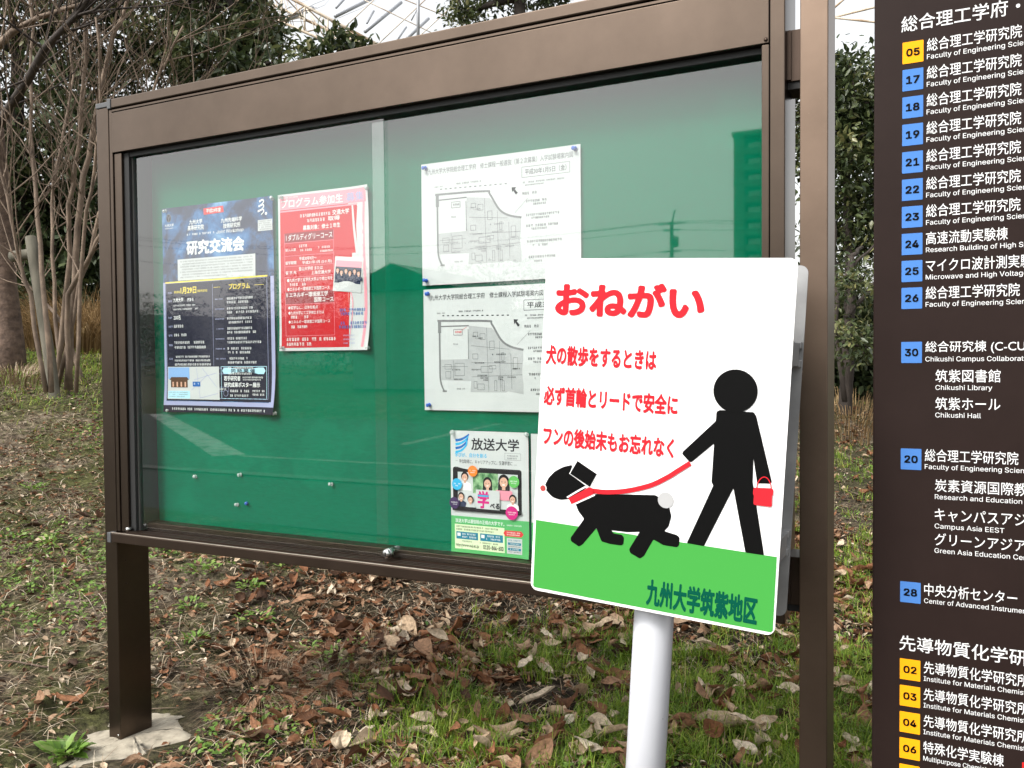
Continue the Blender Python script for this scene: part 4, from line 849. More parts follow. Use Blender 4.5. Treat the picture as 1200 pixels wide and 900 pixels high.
# trees behind the board, left to right
evergreen('leafy dark evergreen at the far left behind the bare shrub', foot_of(15, 430, 11.5), at(20, 60, 11.5), .16,
          [px_blob(-40, 40, 11.3, 90, 90), px_blob(60, 30, 11.8, 95, 75), px_blob(40, 190, 11.8, 80, 60), px_blob(-30, 230, 11.2, 60, 70), px_blob(110, 130, 12.2, 70, 60), px_blob(70, 250, 12.4, 60, 60), px_blob(20, -90, 11.5, 130, 80)], .080, 84, 11, density=1.6)
evergreen('broad evergreen whose crown rises over the left half of the board top', foot_of(215, 420, 12), at(215, 20, 12), .17,
          [px_blob(170, 60, 12, 85, 80), px_blob(215, 10, 11.6, 80, 60), px_blob(150, 180, 12.3, 60, 70), px_blob(250, 90, 12, 60, 60), px_blob(200, -90, 12, 120, 80)], .080, 88, 12, density=1.6)
evergreen('olive tinged evergreen with large leaves just above the left end of the cap rail', foot_of(300, 415, 9.5), at(296, 60, 9.5), .12,
          [px_blob(262, 62, 9.4, 62, 44), px_blob(318, 74, 9.2, 50, 32), px_blob(250, 10, 9.6, 70, 45), px_blob(296, 36, 9.4, 36, 26), px_blob(240, -70, 9.6, 90, 60)], .105, 84, 13, 'leaf_olive', density=1.6, spread=.46)
evergreen('low evergreen with a few leafy sprigs showing in front of the roof truss', foot_of(388, 415, 8.8), at(388, 75, 8.8), .06,
          [px_blob(388, 66, 8.8, 36, 18), px_blob(410, 52, 8.7, 18, 14), px_blob(356, 84, 8.9, 30, 20)], .105, 60, 14, density=2.6, spread=.4)
evergreen('evergreen peeping over the middle of the board top against the white sky', foot_of(610, 415, 12), at(605, -40, 12), .15,
          [px_blob(575, -8, 12, 50, 28), px_blob(640, -25, 12, 55, 30), px_blob(545, 16, 12, 16, 10), px_blob(600, -90, 12, 100, 60)], .085, 80, 15, density=1.9)
evergreen('tall evergreen seen in the slot between the brown post and the directory', foot_of(996, 470, 9), at(1000, 80, 9), .055,
          [px_blob(1000, 110, 9.2, 62, 64), px_blob(985, 190, 9, 50, 42), px_blob(1030, 200, 9.4, 56, 60), px_blob(996, 262, 9.2, 50, 40), px_blob(960, 130, 9.2, 50, 70), px_blob(1060, 110, 9.2, 60, 80)], .085, 95, 16, density=3.2, group=None)
evergreen('evergreen with a forked dark trunk low behind the slot beside the directory', foot_of(988, 480, 8.2), at(998, 300, 8.2), .06,
          [px_blob(1000, 330, 8.6, 44, 26), px_blob(985, 400, 8.8, 34, 26), px_blob(1020, 398, 8.8, 34, 26), px_blob(1005, 290, 9.3, 50, 36), px_blob(1010, 360, 9.4, 50, 36), px_blob(1004, 335, 7.7, 34, 14), px_blob(985, 395, 7.8, 26, 18), px_blob(1018, 405, 7.8, 24, 16)], .07, 60, 17, density=2.6, forks=((at(992, 372, 8.2), at(1040, 318, 8.1), .028, .016), (at(985, 330, 8.2), at(1030, 282, 8.3), .02, .01), (at(990, 470, 8.2), at(975, 250, 8.2), .032, .02)), group=None)
# bare trunk at the far left edge with its spreading leafless limbs
g = random.Random(21)
ft = foot_of(10, 430, 7.4); lt = empty('bare_tree', 'thick reddish brown tree trunk cut by the left edge of the picture, with leafless limbs', 'tree', ft)
tk = MB(); base_ = Vector(ft)-Vector((0, 0, .3))
tk.tube([base_, Vector(at(10, 400, 7.4)), Vector(at(4, 330, 7.4)), Vector(at(0, 260, 7.4)), Vector(at(-6, 180, 7.3)), Vector(at(-14, 90, 7.2)), Vector(at(-20, -40, 7.0))], [.17, .125, .105, .10, .09, .08, .06], M['bark_red'], 12)
def twig(mb, p0, d, L_, r0, lvl, g, m, maxl=3, up=.25):
    n_ = 5 if lvl < 2 else 4; pts = [Vector(p0)]; d = Vector(d).normalized()
    for i in range(n_):
        d = (d+Vector((g.uniform(-1, 1), g.uniform(-1, 1), g.uniform(-1, 1)))*.2+Vector((0, 0, up*.3))).normalized(); pts.append(pts[-1]+d*L_/n_)
    mb.tube(pts, [r0*(1-.75*i/n_) for i in range(n_+1)], m, 5 if lvl < 2 else 3, False)
    if lvl < maxl:
        for i in range(1, n_+1):
            for _ in range(2 if lvl == 0 else (1 if g.random() < .6 else 0)):
                a = Vector((g.uniform(-1, 1), g.uniform(-1, 1), g.uniform(-.3, 1))); dd = (d*.9+a*.85).normalized()
                twig(mb, pts[i], dd, L_*g.uniform(.38, .62), r0*(1-.75*i/n_)*.62+.0012, lvl+1, g, m, maxl, up)
lim = MB()
P_ = [Vector(at(*q)) for q in ((-14, 165, 7.0), (12, 125, 6.6), (34, 92, 6.3), (52, 58, 6.1), (68, 40, 6.0), (90, 18, 5.9), (112, -14, 5.8))]
lim.tube(P_, [.045, .035, .031, .028, .022, .018, .012], M['bark_dark'], 7)
for i in range(1, 7):
    for _ in range(3): twig(lim, P_[i], (P_[min(i+1, 6)]-P_[i-1]).normalized()+Vector((g.uniform(-1, 1), g.uniform(-1, 1), g.uniform(-.5, .9))), g.uniform(.6, 1.2), .010, 1, g, M['bark_dark'])
P_ = [Vector(at(*q)) for q in ((-16, 80, 7.0), (0, 52, 6.8), (16, 36, 6.7), (46, 20, 6.6), (104, 2, 6.4), (150, -14, 6.3))]
lim.tube(P_, [.034, .03, .026, .02, .014, .008], M['bark_pale'], 7)
for i in range(1, 6):
    for _ in range(3): twig(lim, P_[i], (P_[min(i+1, 5)]-P_[i-1]).normalized()+Vector((g.uniform(-1, 1), g.uniform(-1, 1), g.uniform(-.6, .8))), g.uniform(.5, 1.0), .008, 1, g, M['bark_pale'])
for nm, mb in (('trunk', tk), ('limb', lim)):
    o = mb.build(nm, lt); o.data.transform(Matrix.Translation(-Vector(ft)))
# many-stemmed bare shrub tree beside the board
ft = foot_of(70, 415, 6.6); bt = empty('bare_tree', 'leafless pale many-stemmed shrub tree with a tangle of thin twigs left of the board', 'tree', ft)
stems = [([(72, 412), (84, 330), (95, 230), (108, 160), (128, 60), (148, 0), (160, -60)], .045), ([(69, 412), (78, 300), (80, 240), (92, 170), (97, 100), (100, 0), (104, -60)], .034), ([(58, 412), (45, 320), (41, 220), (36, 120), (38, 30), (34, -50)], .030),
         ([(76, 412), (80, 345), (100, 308), (122, 268), (160, 215), (205, 150), (240, 100)], .032), ([(60, 415), (66, 330), (60, 240), (75, 150), (85, 90), (78, 10)], .026), ([(50, 412), (40, 345), (22, 300), (8, 230), (-10, 170)], .026), ([(80, 412), (92, 330), (118, 250), (150, 190), (185, 90), (215, 30)], .026),
         ([(84, 412), (70, 380), (40, 340), (26, 330)], .03), ([(74, 412), (100, 270), (112, 200), (118, 110), (112, 20)], .022)]
sm = MB(); tw = MB(); g = random.Random(5)
for k, (pp, r0) in enumerate(stems):
    P_ = [Vector(at(x+(g.uniform(-16, 16) if i == 0 else g.uniform(-5, 5) if i == 1 else 0), y, 6.6+.45*math.sin(k*2.1)+.12*math.sin(k*3.7)*i)) for i, (x, y) in enumerate(pp)]; P_[0].z -= .3
    Q = []
    for i in range(len(P_)-1):
        for t in (0, .33, .66): Q.append(P_[i].lerp(P_[i+1], t)+Vector((g.uniform(-1, 1), g.uniform(-1, 1), 0))*.012)
    Q.append(P_[-1]); sm.tube(Q, [r0*.56*(1-.72*i/(len(Q)-1))+.003 for i in range(len(Q))], M['bark_pale'], 8)
    for i in range(5, len(Q)-1):
        for _ in range(2 if g.random() < .35 else 1):
            d = (Q[i+1]-Q[i-1]).normalized(); twig(tw, Q[i], d*.7+Vector((g.uniform(-1, 1), g.uniform(-1, 1), g.uniform(-.35, .9))), g.uniform(.5, 1.4), .0058, 1, g, M['bark_pale'])
for nm, mb in (('stem', sm), ('twigs', tw)):
    o = mb.build(nm, bt); o.data.transform(Matrix.Translation(-Vector(ft)))
# log prop
ft = foot_of(70, 428, 6.4); tp = empty('tree_prop', 'leaning grey log prop with a short crosspiece tied to the left tree', 'tree prop', ft)
for nm, a, b, r0 in (('leaning_post', (Vector(ft)-Vector((0, 0, .25))), Vector(at(36, 278, 6.7)), .042), ('crosspiece', Vector(at(14, 301, 6.75)), Vector(at(47, 296, 6.72)), .045)):
    mb = MB(); pts = [a.lerp(b, i/8)+Vector((g.uniform(-1, 1), g.uniform(-1, 1), 0))*.004 for i in range(9)]; mb.tube(pts, [r0*g.uniform(.93, 1.05) for _ in pts], M['stake'], 12); o = mb.build(nm, tp); o.data.transform(Matrix.Translation(-Vector(ft)))
# dark undergrowth that closes the view under the crowns
def mass(name, label, boxes, size, n_, seed, m, cat=None, kind='stuff', group=None):
    gg = np.random.default_rng(seed); P_ = []; 
    for (c, rr, k) in boxes:
        q = np.clip(gg.normal(0, .5, (k, 3)), -.85, .85)*np.array(rr)+np.array(c); P_.append(q)
    P_ = np.concatenate(P_); n_ = len(P_); d = unit(gg.normal(0, 1, (n_, 3))+np.array([0, 0, .2])); up = unit(gg.normal(0, .6, (n_, 3))+np.array([0, 0, 1])); L_ = size*gg.uniform(.6, 1.3, n_)
    t = np.clip(.35+.5*fbm(P_[:, 0]*1.7+P_[:, 1], P_[:, 2]*1.7, 3, seed)+gg.normal(0, .12, n_), 0, 1)
    o = leaf_soup(name, P_, d, up, L_, L_*.5, t, m); return tag(o, label, cat, group, kind)
def near_ground(px, depth, up_): q = at(px, 424, depth); return (q[0], q[1], float(ground_z(q[0], q[1]))+up_)
bxs = []
gg = random.Random(9)
for i in range(30): px_ = -140+i*11; bxs.append((near_ground(px_, gg.uniform(13, 15), gg.uniform(.9, 2.4)), (.7, .7, .8), 520))
for i in range(16): px_ = 230+i*50; bxs.append((near_ground(px_, gg.uniform(13, 15), gg.uniform(.3, 1.2)), (1.1, .9, .7), 420))
for i in range(46): px_ = -130+i*5.6; bxs.append((near_ground(px_, gg.uniform(10.5, 13), gg.uniform(.4, 3.0)), (.6, .6, .7), 420))
for i in range(16): px_ = 955+i*7; bxs.append((near_ground(px_, gg.uniform(9.2, 10.5), gg.uniform(.1, .75)), (.5, .4, .45), 420))
mass('undergrowth', 'dark leafy undergrowth under the trees beyond the bank', bxs, .11, 0, 3, M['wood_far'])
bxs = []
for i in range(90):
    a = -75+i*1.7; dd = gg.uniform(26, 34); x_, y_ = dd*math.sin(R(a-26)), dd*math.cos(R(a-26)); bxs.append(((x_, y_, 1.6+gg.uniform(0, 1.6)), (1.5, 1.5, 1.3), 240))
mass('far_wood', 'distant low dark wood closing the horizon behind the trees', bxs, .3, 0, 4, M['wood_far'])
bxs = []
for i in range(100):
    x_ = -75+i*1.25; dd = gg.uniform(34, 46); hgt_ = 2.6+1.5*float(vnoise(np.array([x_*.09]), np.array([3.3]), 8)[0]); bxs.append(((x_, -dd, hgt_*.9), (1.6, 1.5, hgt_*.9), 900))
mass('roadside_trees', 'dark roadside trees mirrored in the panes', bxs, .17, 0, 6, M['wood_far'])

# grass blades, straw, dead leaves
def blades(name, label, xy, h, w, lean, tint, m, kind='stuff', cat=None, group=None, seed=1, base_z=None):
    gg = np.random.default_rng(seed); n_ = len(xy); z = ground_z(xy[:, 0], xy[:, 1]) if base_z is None else base_z; p = np.stack([xy[:, 0], xy[:, 1], z-.004], 1)
    a = gg.uniform(0, 2*np.pi, n_); d = np.stack([np.cos(a), np.sin(a), np.zeros(n_)], 1); s = np.stack([-d[:, 1], d[:, 0], np.zeros(n_)], 1); up = np.array([0, 0, 1.0])
    h = h[:, None]; w = w[:, None]; ln = lean[:, None]; k = []
    for t in (0, .4, .75): c = p+up*h*t*(1-.35*ln*t)+d*h*ln*t*t; ww = w*(1-.75*t); k += [c-s*ww/2, c+s*ww/2]
    k.append(p+up*h*(1-.45*ln)+d*h*ln*1.05)
    return tag(soup(name, np.stack(k, 1), [(0, 1, 3, 2), (2, 3, 5, 4), (4, 5, 6)], tint, m), label, cat, group, kind)
def scatter(n_, x0, x1, y0, y1, keep, seed):
    gg = np.random.default_rng(seed); out = []
    while sum(map(len, out)) < n_:
        q = np.stack([gg.uniform(x0, x1, n_), gg.uniform(y0, y1, n_)], 1); out.append(q[gg.random(n_) < keep(q[:, 0], q[:, 1])])
    return np.concatenate(out)[:n_]
def wedge(x, y):
    """inside the camera's view of the ground (with a margin)"""
    d = np.stack([x-CAM_LOC[0], y-CAM_LOC[1]], 1); z = d @ _f[:2]; s = d @ _r[:2]; return ((z > 1.9) & (np.abs(s) < z*.70+.5)).astype(float)
def not_pad(x, y): return (((x+1.87)/.20)**2+((y-.01)/.27)**2 > 1).astype(float)
def litter_zone(x, y):
    e = x+.49*y+1.52+.9*fbm(x*1.1, y*1.1, 3, 50); return np.clip(.022+.98/(1+np.exp(-e/.16)), 0, 1)*np.clip(.12+3.0*(fbm(x*2.4, y*2.4, 3, 55)+.13), .05, 1)
def grass_zone(x, y):
    a = np.exp(-(((x+.85)/.42)**2+((y-.75)/.42)**2)); b = np.exp(-(((x+.25)/.45)**2+((y-1.15)/.45)**2)); c = .2*np.exp(-(((x+.3)/.7)**2+((y-2.6)/1.6)**2)); e = .6*np.exp(-(((x-.05)/.5)**2+((y-.9)/.6)**2)); h = .10*np.exp(-(((x+.2)/.5)**2+((y-5)/.7)**2))
    return np.clip((a+b+c+e+h)*np.clip(1.1+6.5*fbm(x*3.6, y*3.6, 3, 61), 0, 1.8), 0, 1)
gg = np.random.default_rng(72); q = scatter(2500, -3, 1.2, -.4, 6, lambda x, y: wedge(x, y)*grass_zone(x, y)**1.5*not_pad(x, y), 71); q = np.repeat(q, 14, 0)+gg.normal(0, .016, (2500*14, 2)); n_ = len(q)
blades('grass', 'short green grass growing through the leaf litter', q, gg.uniform(.03, .072, n_)*(1+.8*gg.random(n_)**3), gg.uniform(.0026, .0052, n_), gg.uniform(.15, 1.0, n_), np.clip(.45+.6*fbm(q[:, 0]*4, q[:, 1]*4, 2, 77)+gg.normal(0, .22, n_), 0, 1), M['grass'], seed=73)
n_ = 6000; q = scatter(n_, -9, 1, 1.6, 8, lambda x, y: wedge(x, y)*np.clip(np.exp(-(((x+6.6)/1.1)**2+((y-3.3)/1.0)**2))+.12*np.clip(fbm(x*2, y*2, 3, 91)*6, 0, 1), 0, 1), 74)
blades('grass', 'yellowish grass on top of the bank at the foot of the left trees', q, gg.uniform(.03, .13, n_), gg.uniform(.003, .006, n_), gg.uniform(.4, 1.4, n_), np.clip(.66+.5*fbm(q[:, 0]*2, q[:, 1]*2, 2, 19)+gg.normal(0, .25, n_), 0, 1), M['grass'], seed=75)
n_ = 52000; q = scatter(n_, -9, 1.2, -.6, 7.5, lambda x, y: wedge(x, y)*not_pad(x, y)*np.clip(.5+2*fbm(x*1.6, y*1.6, 3, 95), .1, 1)*np.clip(3.2/np.hypot(x, y+1.7), .25, 1), 76)
blades('straw', 'dry straw and broken twigs scattered over the bank', q, gg.uniform(.015, .09, n_), gg.uniform(.0016, .0042, n_), gg.uniform(1.5, 3.2, n_), np.clip(gg.beta(1.6, 1.5, n_), 0, 1), M['straw'], seed=77)
n_ = 30000; q = scatter(n_, -8, 1, -.4, 6.5, lambda x, y: wedge(x, y)*not_pad(x, y)*np.clip(5*(fbm(x*2.2, y*2.2, 3, 33)+.03), 0, 1)*np.clip(3/np.hypot(x, y+1.7), .2, 1), 78)
blades('moss', 'low mossy tufts in dark green patches on the bank', q, gg.uniform(.006, .022, n_), gg.uniform(.004, .009, n_), gg.uniform(.3, 1.2, n_), np.clip(gg.beta(2, 2, n_), 0, 1), M['moss'], seed=79)
def dead_leaves(xy, L_, tint, seed, crumple=1.0, lift=(.002, .02), yaw=None):
    """curled dry leaves: an oval blade rolled about its midrib, cupped along its length, edges wavy"""
    gg = np.random.default_rng(seed); n_ = len(xy); z = ground_z(xy[:, 0], xy[:, 1])+gg.uniform(lift[0], lift[1], n_); a = gg.uniform(0, 2*np.pi, n_) if yaw is None else yaw
    st, cr = 9, 7; T = np.linspace(0, 1, st); U = np.linspace(-1, 1, cr); asp = gg.uniform(.30, .62, n_); skew = gg.uniform(.75, 1.25, n_)
    roll = np.abs(gg.normal(.0, .85, n_))*crumple*np.where(gg.random(n_) < .75, 1, -1); cup = gg.normal(.35, .55, n_)*crumple; tw_ = gg.normal(0, .35, n_)*crumple
    ph = gg.uniform(0, 6.28, (4, n_)); am = gg.uniform(.01, .05, n_)*crumple; cols = []
    for i, t in enumerate(T):
        half = asp/2*np.power(np.maximum(np.sin(np.pi*np.power(t, skew)), .02), .72)
        ang = cup*(t-.5)*2; cx_ = np.where(np.abs(cup) < .05, t-.5, np.sin(ang)/np.where(np.abs(cup) < .05, 1, cup*2)); cz_ = np.where(np.abs(cup) < .05, 0, (1-np.cos(ang))/np.where(np.abs(cup) < .05, 1, cup*2))
        for u in U:
            th = roll*u*(.55+.9*abs(t-.4)); k = np.where(np.abs(roll) < .05, 1, np.sin(th)/np.where(np.abs(roll*u) < .02, 1, roll*u*(.55+.9*abs(t-.4))+1e-9)); yy = half*u*np.clip(k, .1, 1); zz = half*np.abs(u)*np.sin(np.clip(np.abs(th), 0, 1.5))*np.sign(roll)*.9
            zz = zz+am*(np.sin(t*9+ph[0])*u*u+np.sin(t*17+u*5+ph[1])*.6*abs(u)+np.sin(u*7+t*6+ph[2])*.5)-(.02 if abs(u) < .1 else 0)
            c, s = np.cos(tw_*(t-.5)), np.sin(tw_*(t-.5)); cols.append(np.stack([cx_+.02*np.sin(u*3+ph[3]), yy*c-zz*s, cz_+yy*s+zz*c], 1))
    V = np.stack(cols, 1)*L_[:, None, None]
    pt, rl = gg.normal(0, .30, n_), gg.normal(0, .35, n_)
    def rot3(V, c, s, i, j): A = V[:, :, i]*c[:, None]-V[:, :, j]*s[:, None]; B_ = V[:, :, i]*s[:, None]+V[:, :, j]*c[:, None]; V = V.copy(); V[:, :, i] = A; V[:, :, j] = B_; return V
    V = rot3(V, np.cos(pt), np.sin(pt), 0, 2); V = rot3(V, np.cos(rl), np.sin(rl), 1, 2); V = rot3(V, np.cos(a), np.sin(a), 0, 1)
    low = V[:, :, 2].min(1); V = V+np.stack([xy[:, 0], xy[:, 1], z-low*.8], 1)[:, None, :]
    F_ = [(i*cr+j, (i+1)*cr+j, (i+1)*cr+j+1, i*cr+j+1) for i in range(st-1) for j in range(cr-1)]
    return V, F_
q = np.concatenate([scatter(10500, -3.6, .9, -.3, 3.4, lambda x, y: wedge(x, y)*litter_zone(x, y)*not_pad(x, y)*(1-.2*grass_zone(x, y)), 81), scatter(2600, -6, 1, 3, 7.5, lambda x, y: wedge(x, y)*litter_zone(x, y), 80)]); n_ = len(q)
gg = np.random.default_rng(82); V, F_ = dead_leaves(q, np.clip(.043*np.exp(gg.normal(0, .48, n_)), .014, .125), None, 83, 1.2)
tag(soup('leaf_litter', V, F_, np.clip(gg.beta(1.15, 1.75, n_), 0, 1), M['litter']), 'carpet of small fallen brown leaves on the bank', kind='stuff')
gg = np.random.default_rng(84); q = np.concatenate([scatter(40000, -5, .9, -.4, 3.6, lambda x, y: wedge(x, y)*np.maximum(not_pad(x, y), .12)*np.clip(.35+litter_zone(x, y), 0, 1), 85), scatter(22000, -8, 1, 2.0, 7.5, lambda x, y: wedge(x, y), 86)]); n_ = len(q)
a = gg.uniform(0, 2*np.pi, n_); L_ = gg.uniform(.006, .036, n_)
tag(leaf_soup('leaf_crumbs', np.stack([q[:, 0], q[:, 1], ground_z(q[:, 0], q[:, 1])+gg.uniform(0, .012, n_)], 1), np.stack([np.cos(a), np.sin(a), gg.uniform(-.2, .6, n_)], 1), np.tile([0, 0, 1.0], (n_, 1))+gg.normal(0, .4, (n_, 3)), L_, L_*gg.uniform(.25, .7, n_), np.clip(gg.beta(.9, 1.3, n_), 0, 1), M['litter'], None, .8), 'broken bits of dry leaf and bark between the larger leaves', kind='stuff')
tm = MB(); gr = random.Random(44)
for k in range(420):
    x_, y_ = gr.uniform(-5.5, .8), gr.uniform(-.1, 5)
    if not float(wedge(np.array([x_]), np.array([y_]))[0]) or not float(not_pad(np.array([x_]), np.array([y_]))[0]): continue
    a = gr.uniform(0, 6.28); L_ = gr.uniform(.05, .26); r0 = gr.uniform(.0012, .0035); pts = []
    for i in range(5): xx, yy = x_+math.cos(a)*L_*i/4+gr.uniform(-1, 1)*L_*.04, y_+math.sin(a)*L_*i/4+gr.uniform(-1, 1)*L_*.04; pts.append((xx, yy, float(ground_z(xx, yy))+r0+gr.uniform(.002, .014)))
    tm.tube(pts, [r0, r0, r0*.9, r0*.8, r0*.5], M['bark_pale'] if gr.random() < .6 else M['bark_red'], 5)
tag(tm.build('fallen_twigs'), 'thin fallen twigs lying among the dead leaves', kind='stuff')
# single large leaves lying on top
big = [((630, 828), .15, .93, 'large pale crumpled dead leaf in the grass left of the white pole'), ((845, 858), .16, .82, 'large curled tan dead leaf in the grass right of the white pole'), ((905, 797), .09, .95, 'smooth cream oval dead leaf lying below the right end of the dog sign'), ((525, 732), .08, .78, 'folded tan dead leaf lying below the lock'), ((478, 737), .10, .70, None),
       ((590, 852), .09, .30, 'flat red-brown dead leaf just below the large pale crumpled leaf'), ((700, 842), .10, .36, 'red-brown dead leaf lying against the left of the white pole'), ((495, 868), .11, .86, 'long pale dead leaf near the bottom edge left of the grass'), ((828, 748), .09, .72, 'tan dead leaf curled up under the middle of the dog sign'), ((990, 832), .10, .62, 'orange-tan dead leaf between the brown post and the directory'),
       ((985, 645), .09, .9, 'pale dead leaf farther up the slot between the brown post and the directory'), ((440, 850), .12, .88, 'broad pale dead leaf left of the grass at the bottom'), ((395, 885), .13, .9, 'broad cream dead leaf cut by the bottom edge left of the grass'), ((268, 648), .07, .35, None), ((300, 860), .09, .45, 'red-brown dead leaf beside the dry grass clump'), ((795, 735), .11, .66, 'amber dead leaf just right of the white pole top')]
for k, ((px_, py_), L_, tn, lab) in enumerate(big):
    if not lab: continue
    d = _f+(px_-600)/F_PX*_r-(py_-450)/F_PX*_u; t = 2.0
    while t < 12 and (CAM_LOC+d*t)[2] > float(ground_z(*(CAM_LOC+d*t)[:2])): t += .01
    P_ = CAM_LOC+d*t; V, F_ = dead_leaves(np.array([[P_[0], P_[1]]]), np.array([L_]), None, 200+k, 1.25, (.012, .02))
    V = V-np.array([P_[0], P_[1], P_[2]]); o = soup('dead_leaf', V, F_, np.array([tn]), M['litter']); o.location = P_; tag(o, lab, 'leaf', 'large dead leaves')
    sd = o.modifiers.new('round', 'SUBSURF'); sd.levels = 1; sd.render_levels = 1
q = scatter(430, -2.2, .7, -.1, 3, lambda x, y: wedge(x, y)*np.clip(grass_zone(x, y), 0, 1)*np.clip(.6+6*fbm(x*4, y*4, 2, 66), .05, 1), 91); gg = np.random.default_rng(92)
V, F_ = dead_leaves(q, gg.uniform(.03, .10, 430), None, 93, 1.2, (.015, .05)); tag(soup('leaf_litter', V, F_, np.clip(gg.beta(1.3, 1.0, 430), 0, 1), M['litter']), 'dead leaves caught on top of the green grass', kind='stuff')
# small bright weeds
weeds = [((75, 885), .15, 16, 'leafy green weed rosette beside the concrete footing at the bottom left'), ((292, 692), .07, 12, 'bright green weed in the middle of the gap under the left half of the ledge'), ((236, 670), .10, 14, 'pale green weed patch close right of the left post just under the ledge'), ((392, 776), .075, 12, 'fresh green weed beside the reddish dry grass clump'), ((300, 730), .10, 15, 'wide green weed patch below the brightest weed'), ((222, 716), .07, 11, 'small green weed right of the left post halfway down'),
         ((356, 768), .06, 9, 'small green weed just left of the weed by the dry grass'), ((15, 632), .08, 12, 'yellow-green weed at the left edge of the picture'), ((60, 640), .06, 9, 'small pale weed left of the left post level with the ledge'), ((40, 575), .09, 12, 'weed patch high on the bank left of the left post'), ((230, 755), .05, 8, 'tiny green weed low on the right of the left post')]
for k, ((px_, py_), rad, n2, lab) in enumerate(weeds):
    d = _f+(px_-600)/F_PX*_r-(py_-450)/F_PX*_u; t = 2.0
    while t < 12 and (CAM_LOC+d*t)[2] > float(ground_z(*(CAM_LOC+d*t)[:2])): t += .01
    P_ = CAM_LOC+d*t; gg = np.random.default_rng(300+k); n2 *= 4; a = gg.uniform(0, 2*np.pi, n2); rr_ = rad*np.sqrt(gg.random(n2))*.8
    pos = np.stack([np.cos(a)*rr_, np.sin(a)*rr_*.8, gg.uniform(.004, .035, n2)], 1); dd = np.stack([np.cos(a), np.sin(a), gg.uniform(.1, .9, n2)], 1)+gg.normal(0, .35, (n2, 3)); L_ = gg.uniform(.016, .034, n2)*(1.9 if k == 0 else 1)
    if k == 0: pos *= .35
    o = leaf_soup('weed', pos, dd, np.tile([0, 0, 1.0], (n2, 1))+gg.normal(0, .2, (n2, 3)), L_, L_*.5, np.clip(gg.normal(.55, .2, n2), 0, 1), M['weed']); o.location = P_; tag(o, lab, 'weed', 'weeds on the bank')
n_ = 8000; q = scatter(n_, -8, .8, 0, 6.5, lambda x, y: wedge(x, y)*not_pad(x, y)*np.clip(7*(fbm(x*1.9, y*1.9, 3, 44)-.01), 0, 1)*np.clip(3/np.hypot(x, y+1.7), .25, 1), 88); gg = np.random.default_rng(89)
pos = np.concatenate([np.stack([q[:, 0]+gg.normal(0, .012, n_), q[:, 1]+gg.normal(0, .012, n_), ground_z(q[:, 0], q[:, 1])+gg.uniform(.002, .02, n_)], 1) for _ in range(3)]); n3 = len(pos)
a = gg.uniform(0, 2*np.pi, n3); L_ = gg.uniform(.01, .026, n3)
tag(leaf_soup('sprouts', pos, np.stack([np.cos(a), np.sin(a), gg.uniform(.1, .8, n3)], 1), np.tile([0, 0, 1.0], (n3, 1))+gg.normal(0, .2, (n3, 3)), L_, L_*.55, np.clip(gg.normal(.5, .22, n3), 0, 1), M['weed']), 'tiny green sprouts dotted over the bank', kind='stuff')
# dry grass clumps
def clump(label, px_, py_, rad, h, n2, m, seed, lean=(.5, 1.6), w=(.0015, .003), depth=None, group=None):
    if depth: P_ = np.array(near_ground(px_, depth, 0))
    else:
        d = _f+(px_-600)/F_PX*_r-(py_-450)/F_PX*_u; t = 2.0
        while t < 12 and (CAM_LOC+d*t)[2] > float(ground_z(*(CAM_LOC+d*t)[:2])): t += .01
        P_ = CAM_LOC+d*t
    gg = np.random.default_rng(seed); a = gg.uniform(0, 2*np.pi, n2); rr_ = rad*np.sqrt(gg.random(n2)); q = np.stack([P_[0]+np.cos(a)*rr_, P_[1]+np.sin(a)*rr_], 1); z = ground_z(q[:, 0], q[:, 1])
    o = blades('dry_grass_clump', label, q-P_[None, :2], gg.uniform(h*.4, h, n2), gg.uniform(*w, n2), gg.uniform(*lean, n2), np.clip(gg.normal(.4, .2, n2), 0, 1), m, None, 'dry grass', group, seed, z-P_[2]); o.location = P_
clump('tangled reddish dry grass clump beside the broad fallen leaves right of the footing', 305, 812, .17, .16, 420, M['straw'], 401, (.8, 2.2), (.0012, .0024))
clump('smaller reddish dry grass tuft up the bank from the tangled clump', 385, 800, .14, .13, 320, M['straw'], 402, (.8, 2.2), (.0012, .0024))
clump('reddish dry tuft close under the left half of the ledge', 440, 770, .12, .10, 220, M['straw'], 403, (.8, 2.2), (.0012, .0024))
clump('tall golden dry grass between the log prop and the left post', 92, 400, .85, .95, 3200, M['golden'], 404, (.35, 1.7), (.003, .009), depth=9.2)
clump('second stand of golden dry grass behind the left post', 125, 400, .8, .9, 2600, M['golden'], 405, (.35, 1.7), (.003, .009), depth=9.6)
clump('brown dry grass under the trees in the slot beside the directory', 998, 490, .9, .30, 1000, M['golden'], 406, (.4, 1.3), (.004, .009), depth=7.9)
clump('dry grass at the foot of the thick trunk at the left edge', 15, 440, .4, .22, 500, M['straw'], 407, (.4, 1.3), (.004, .008), depth=7.0)

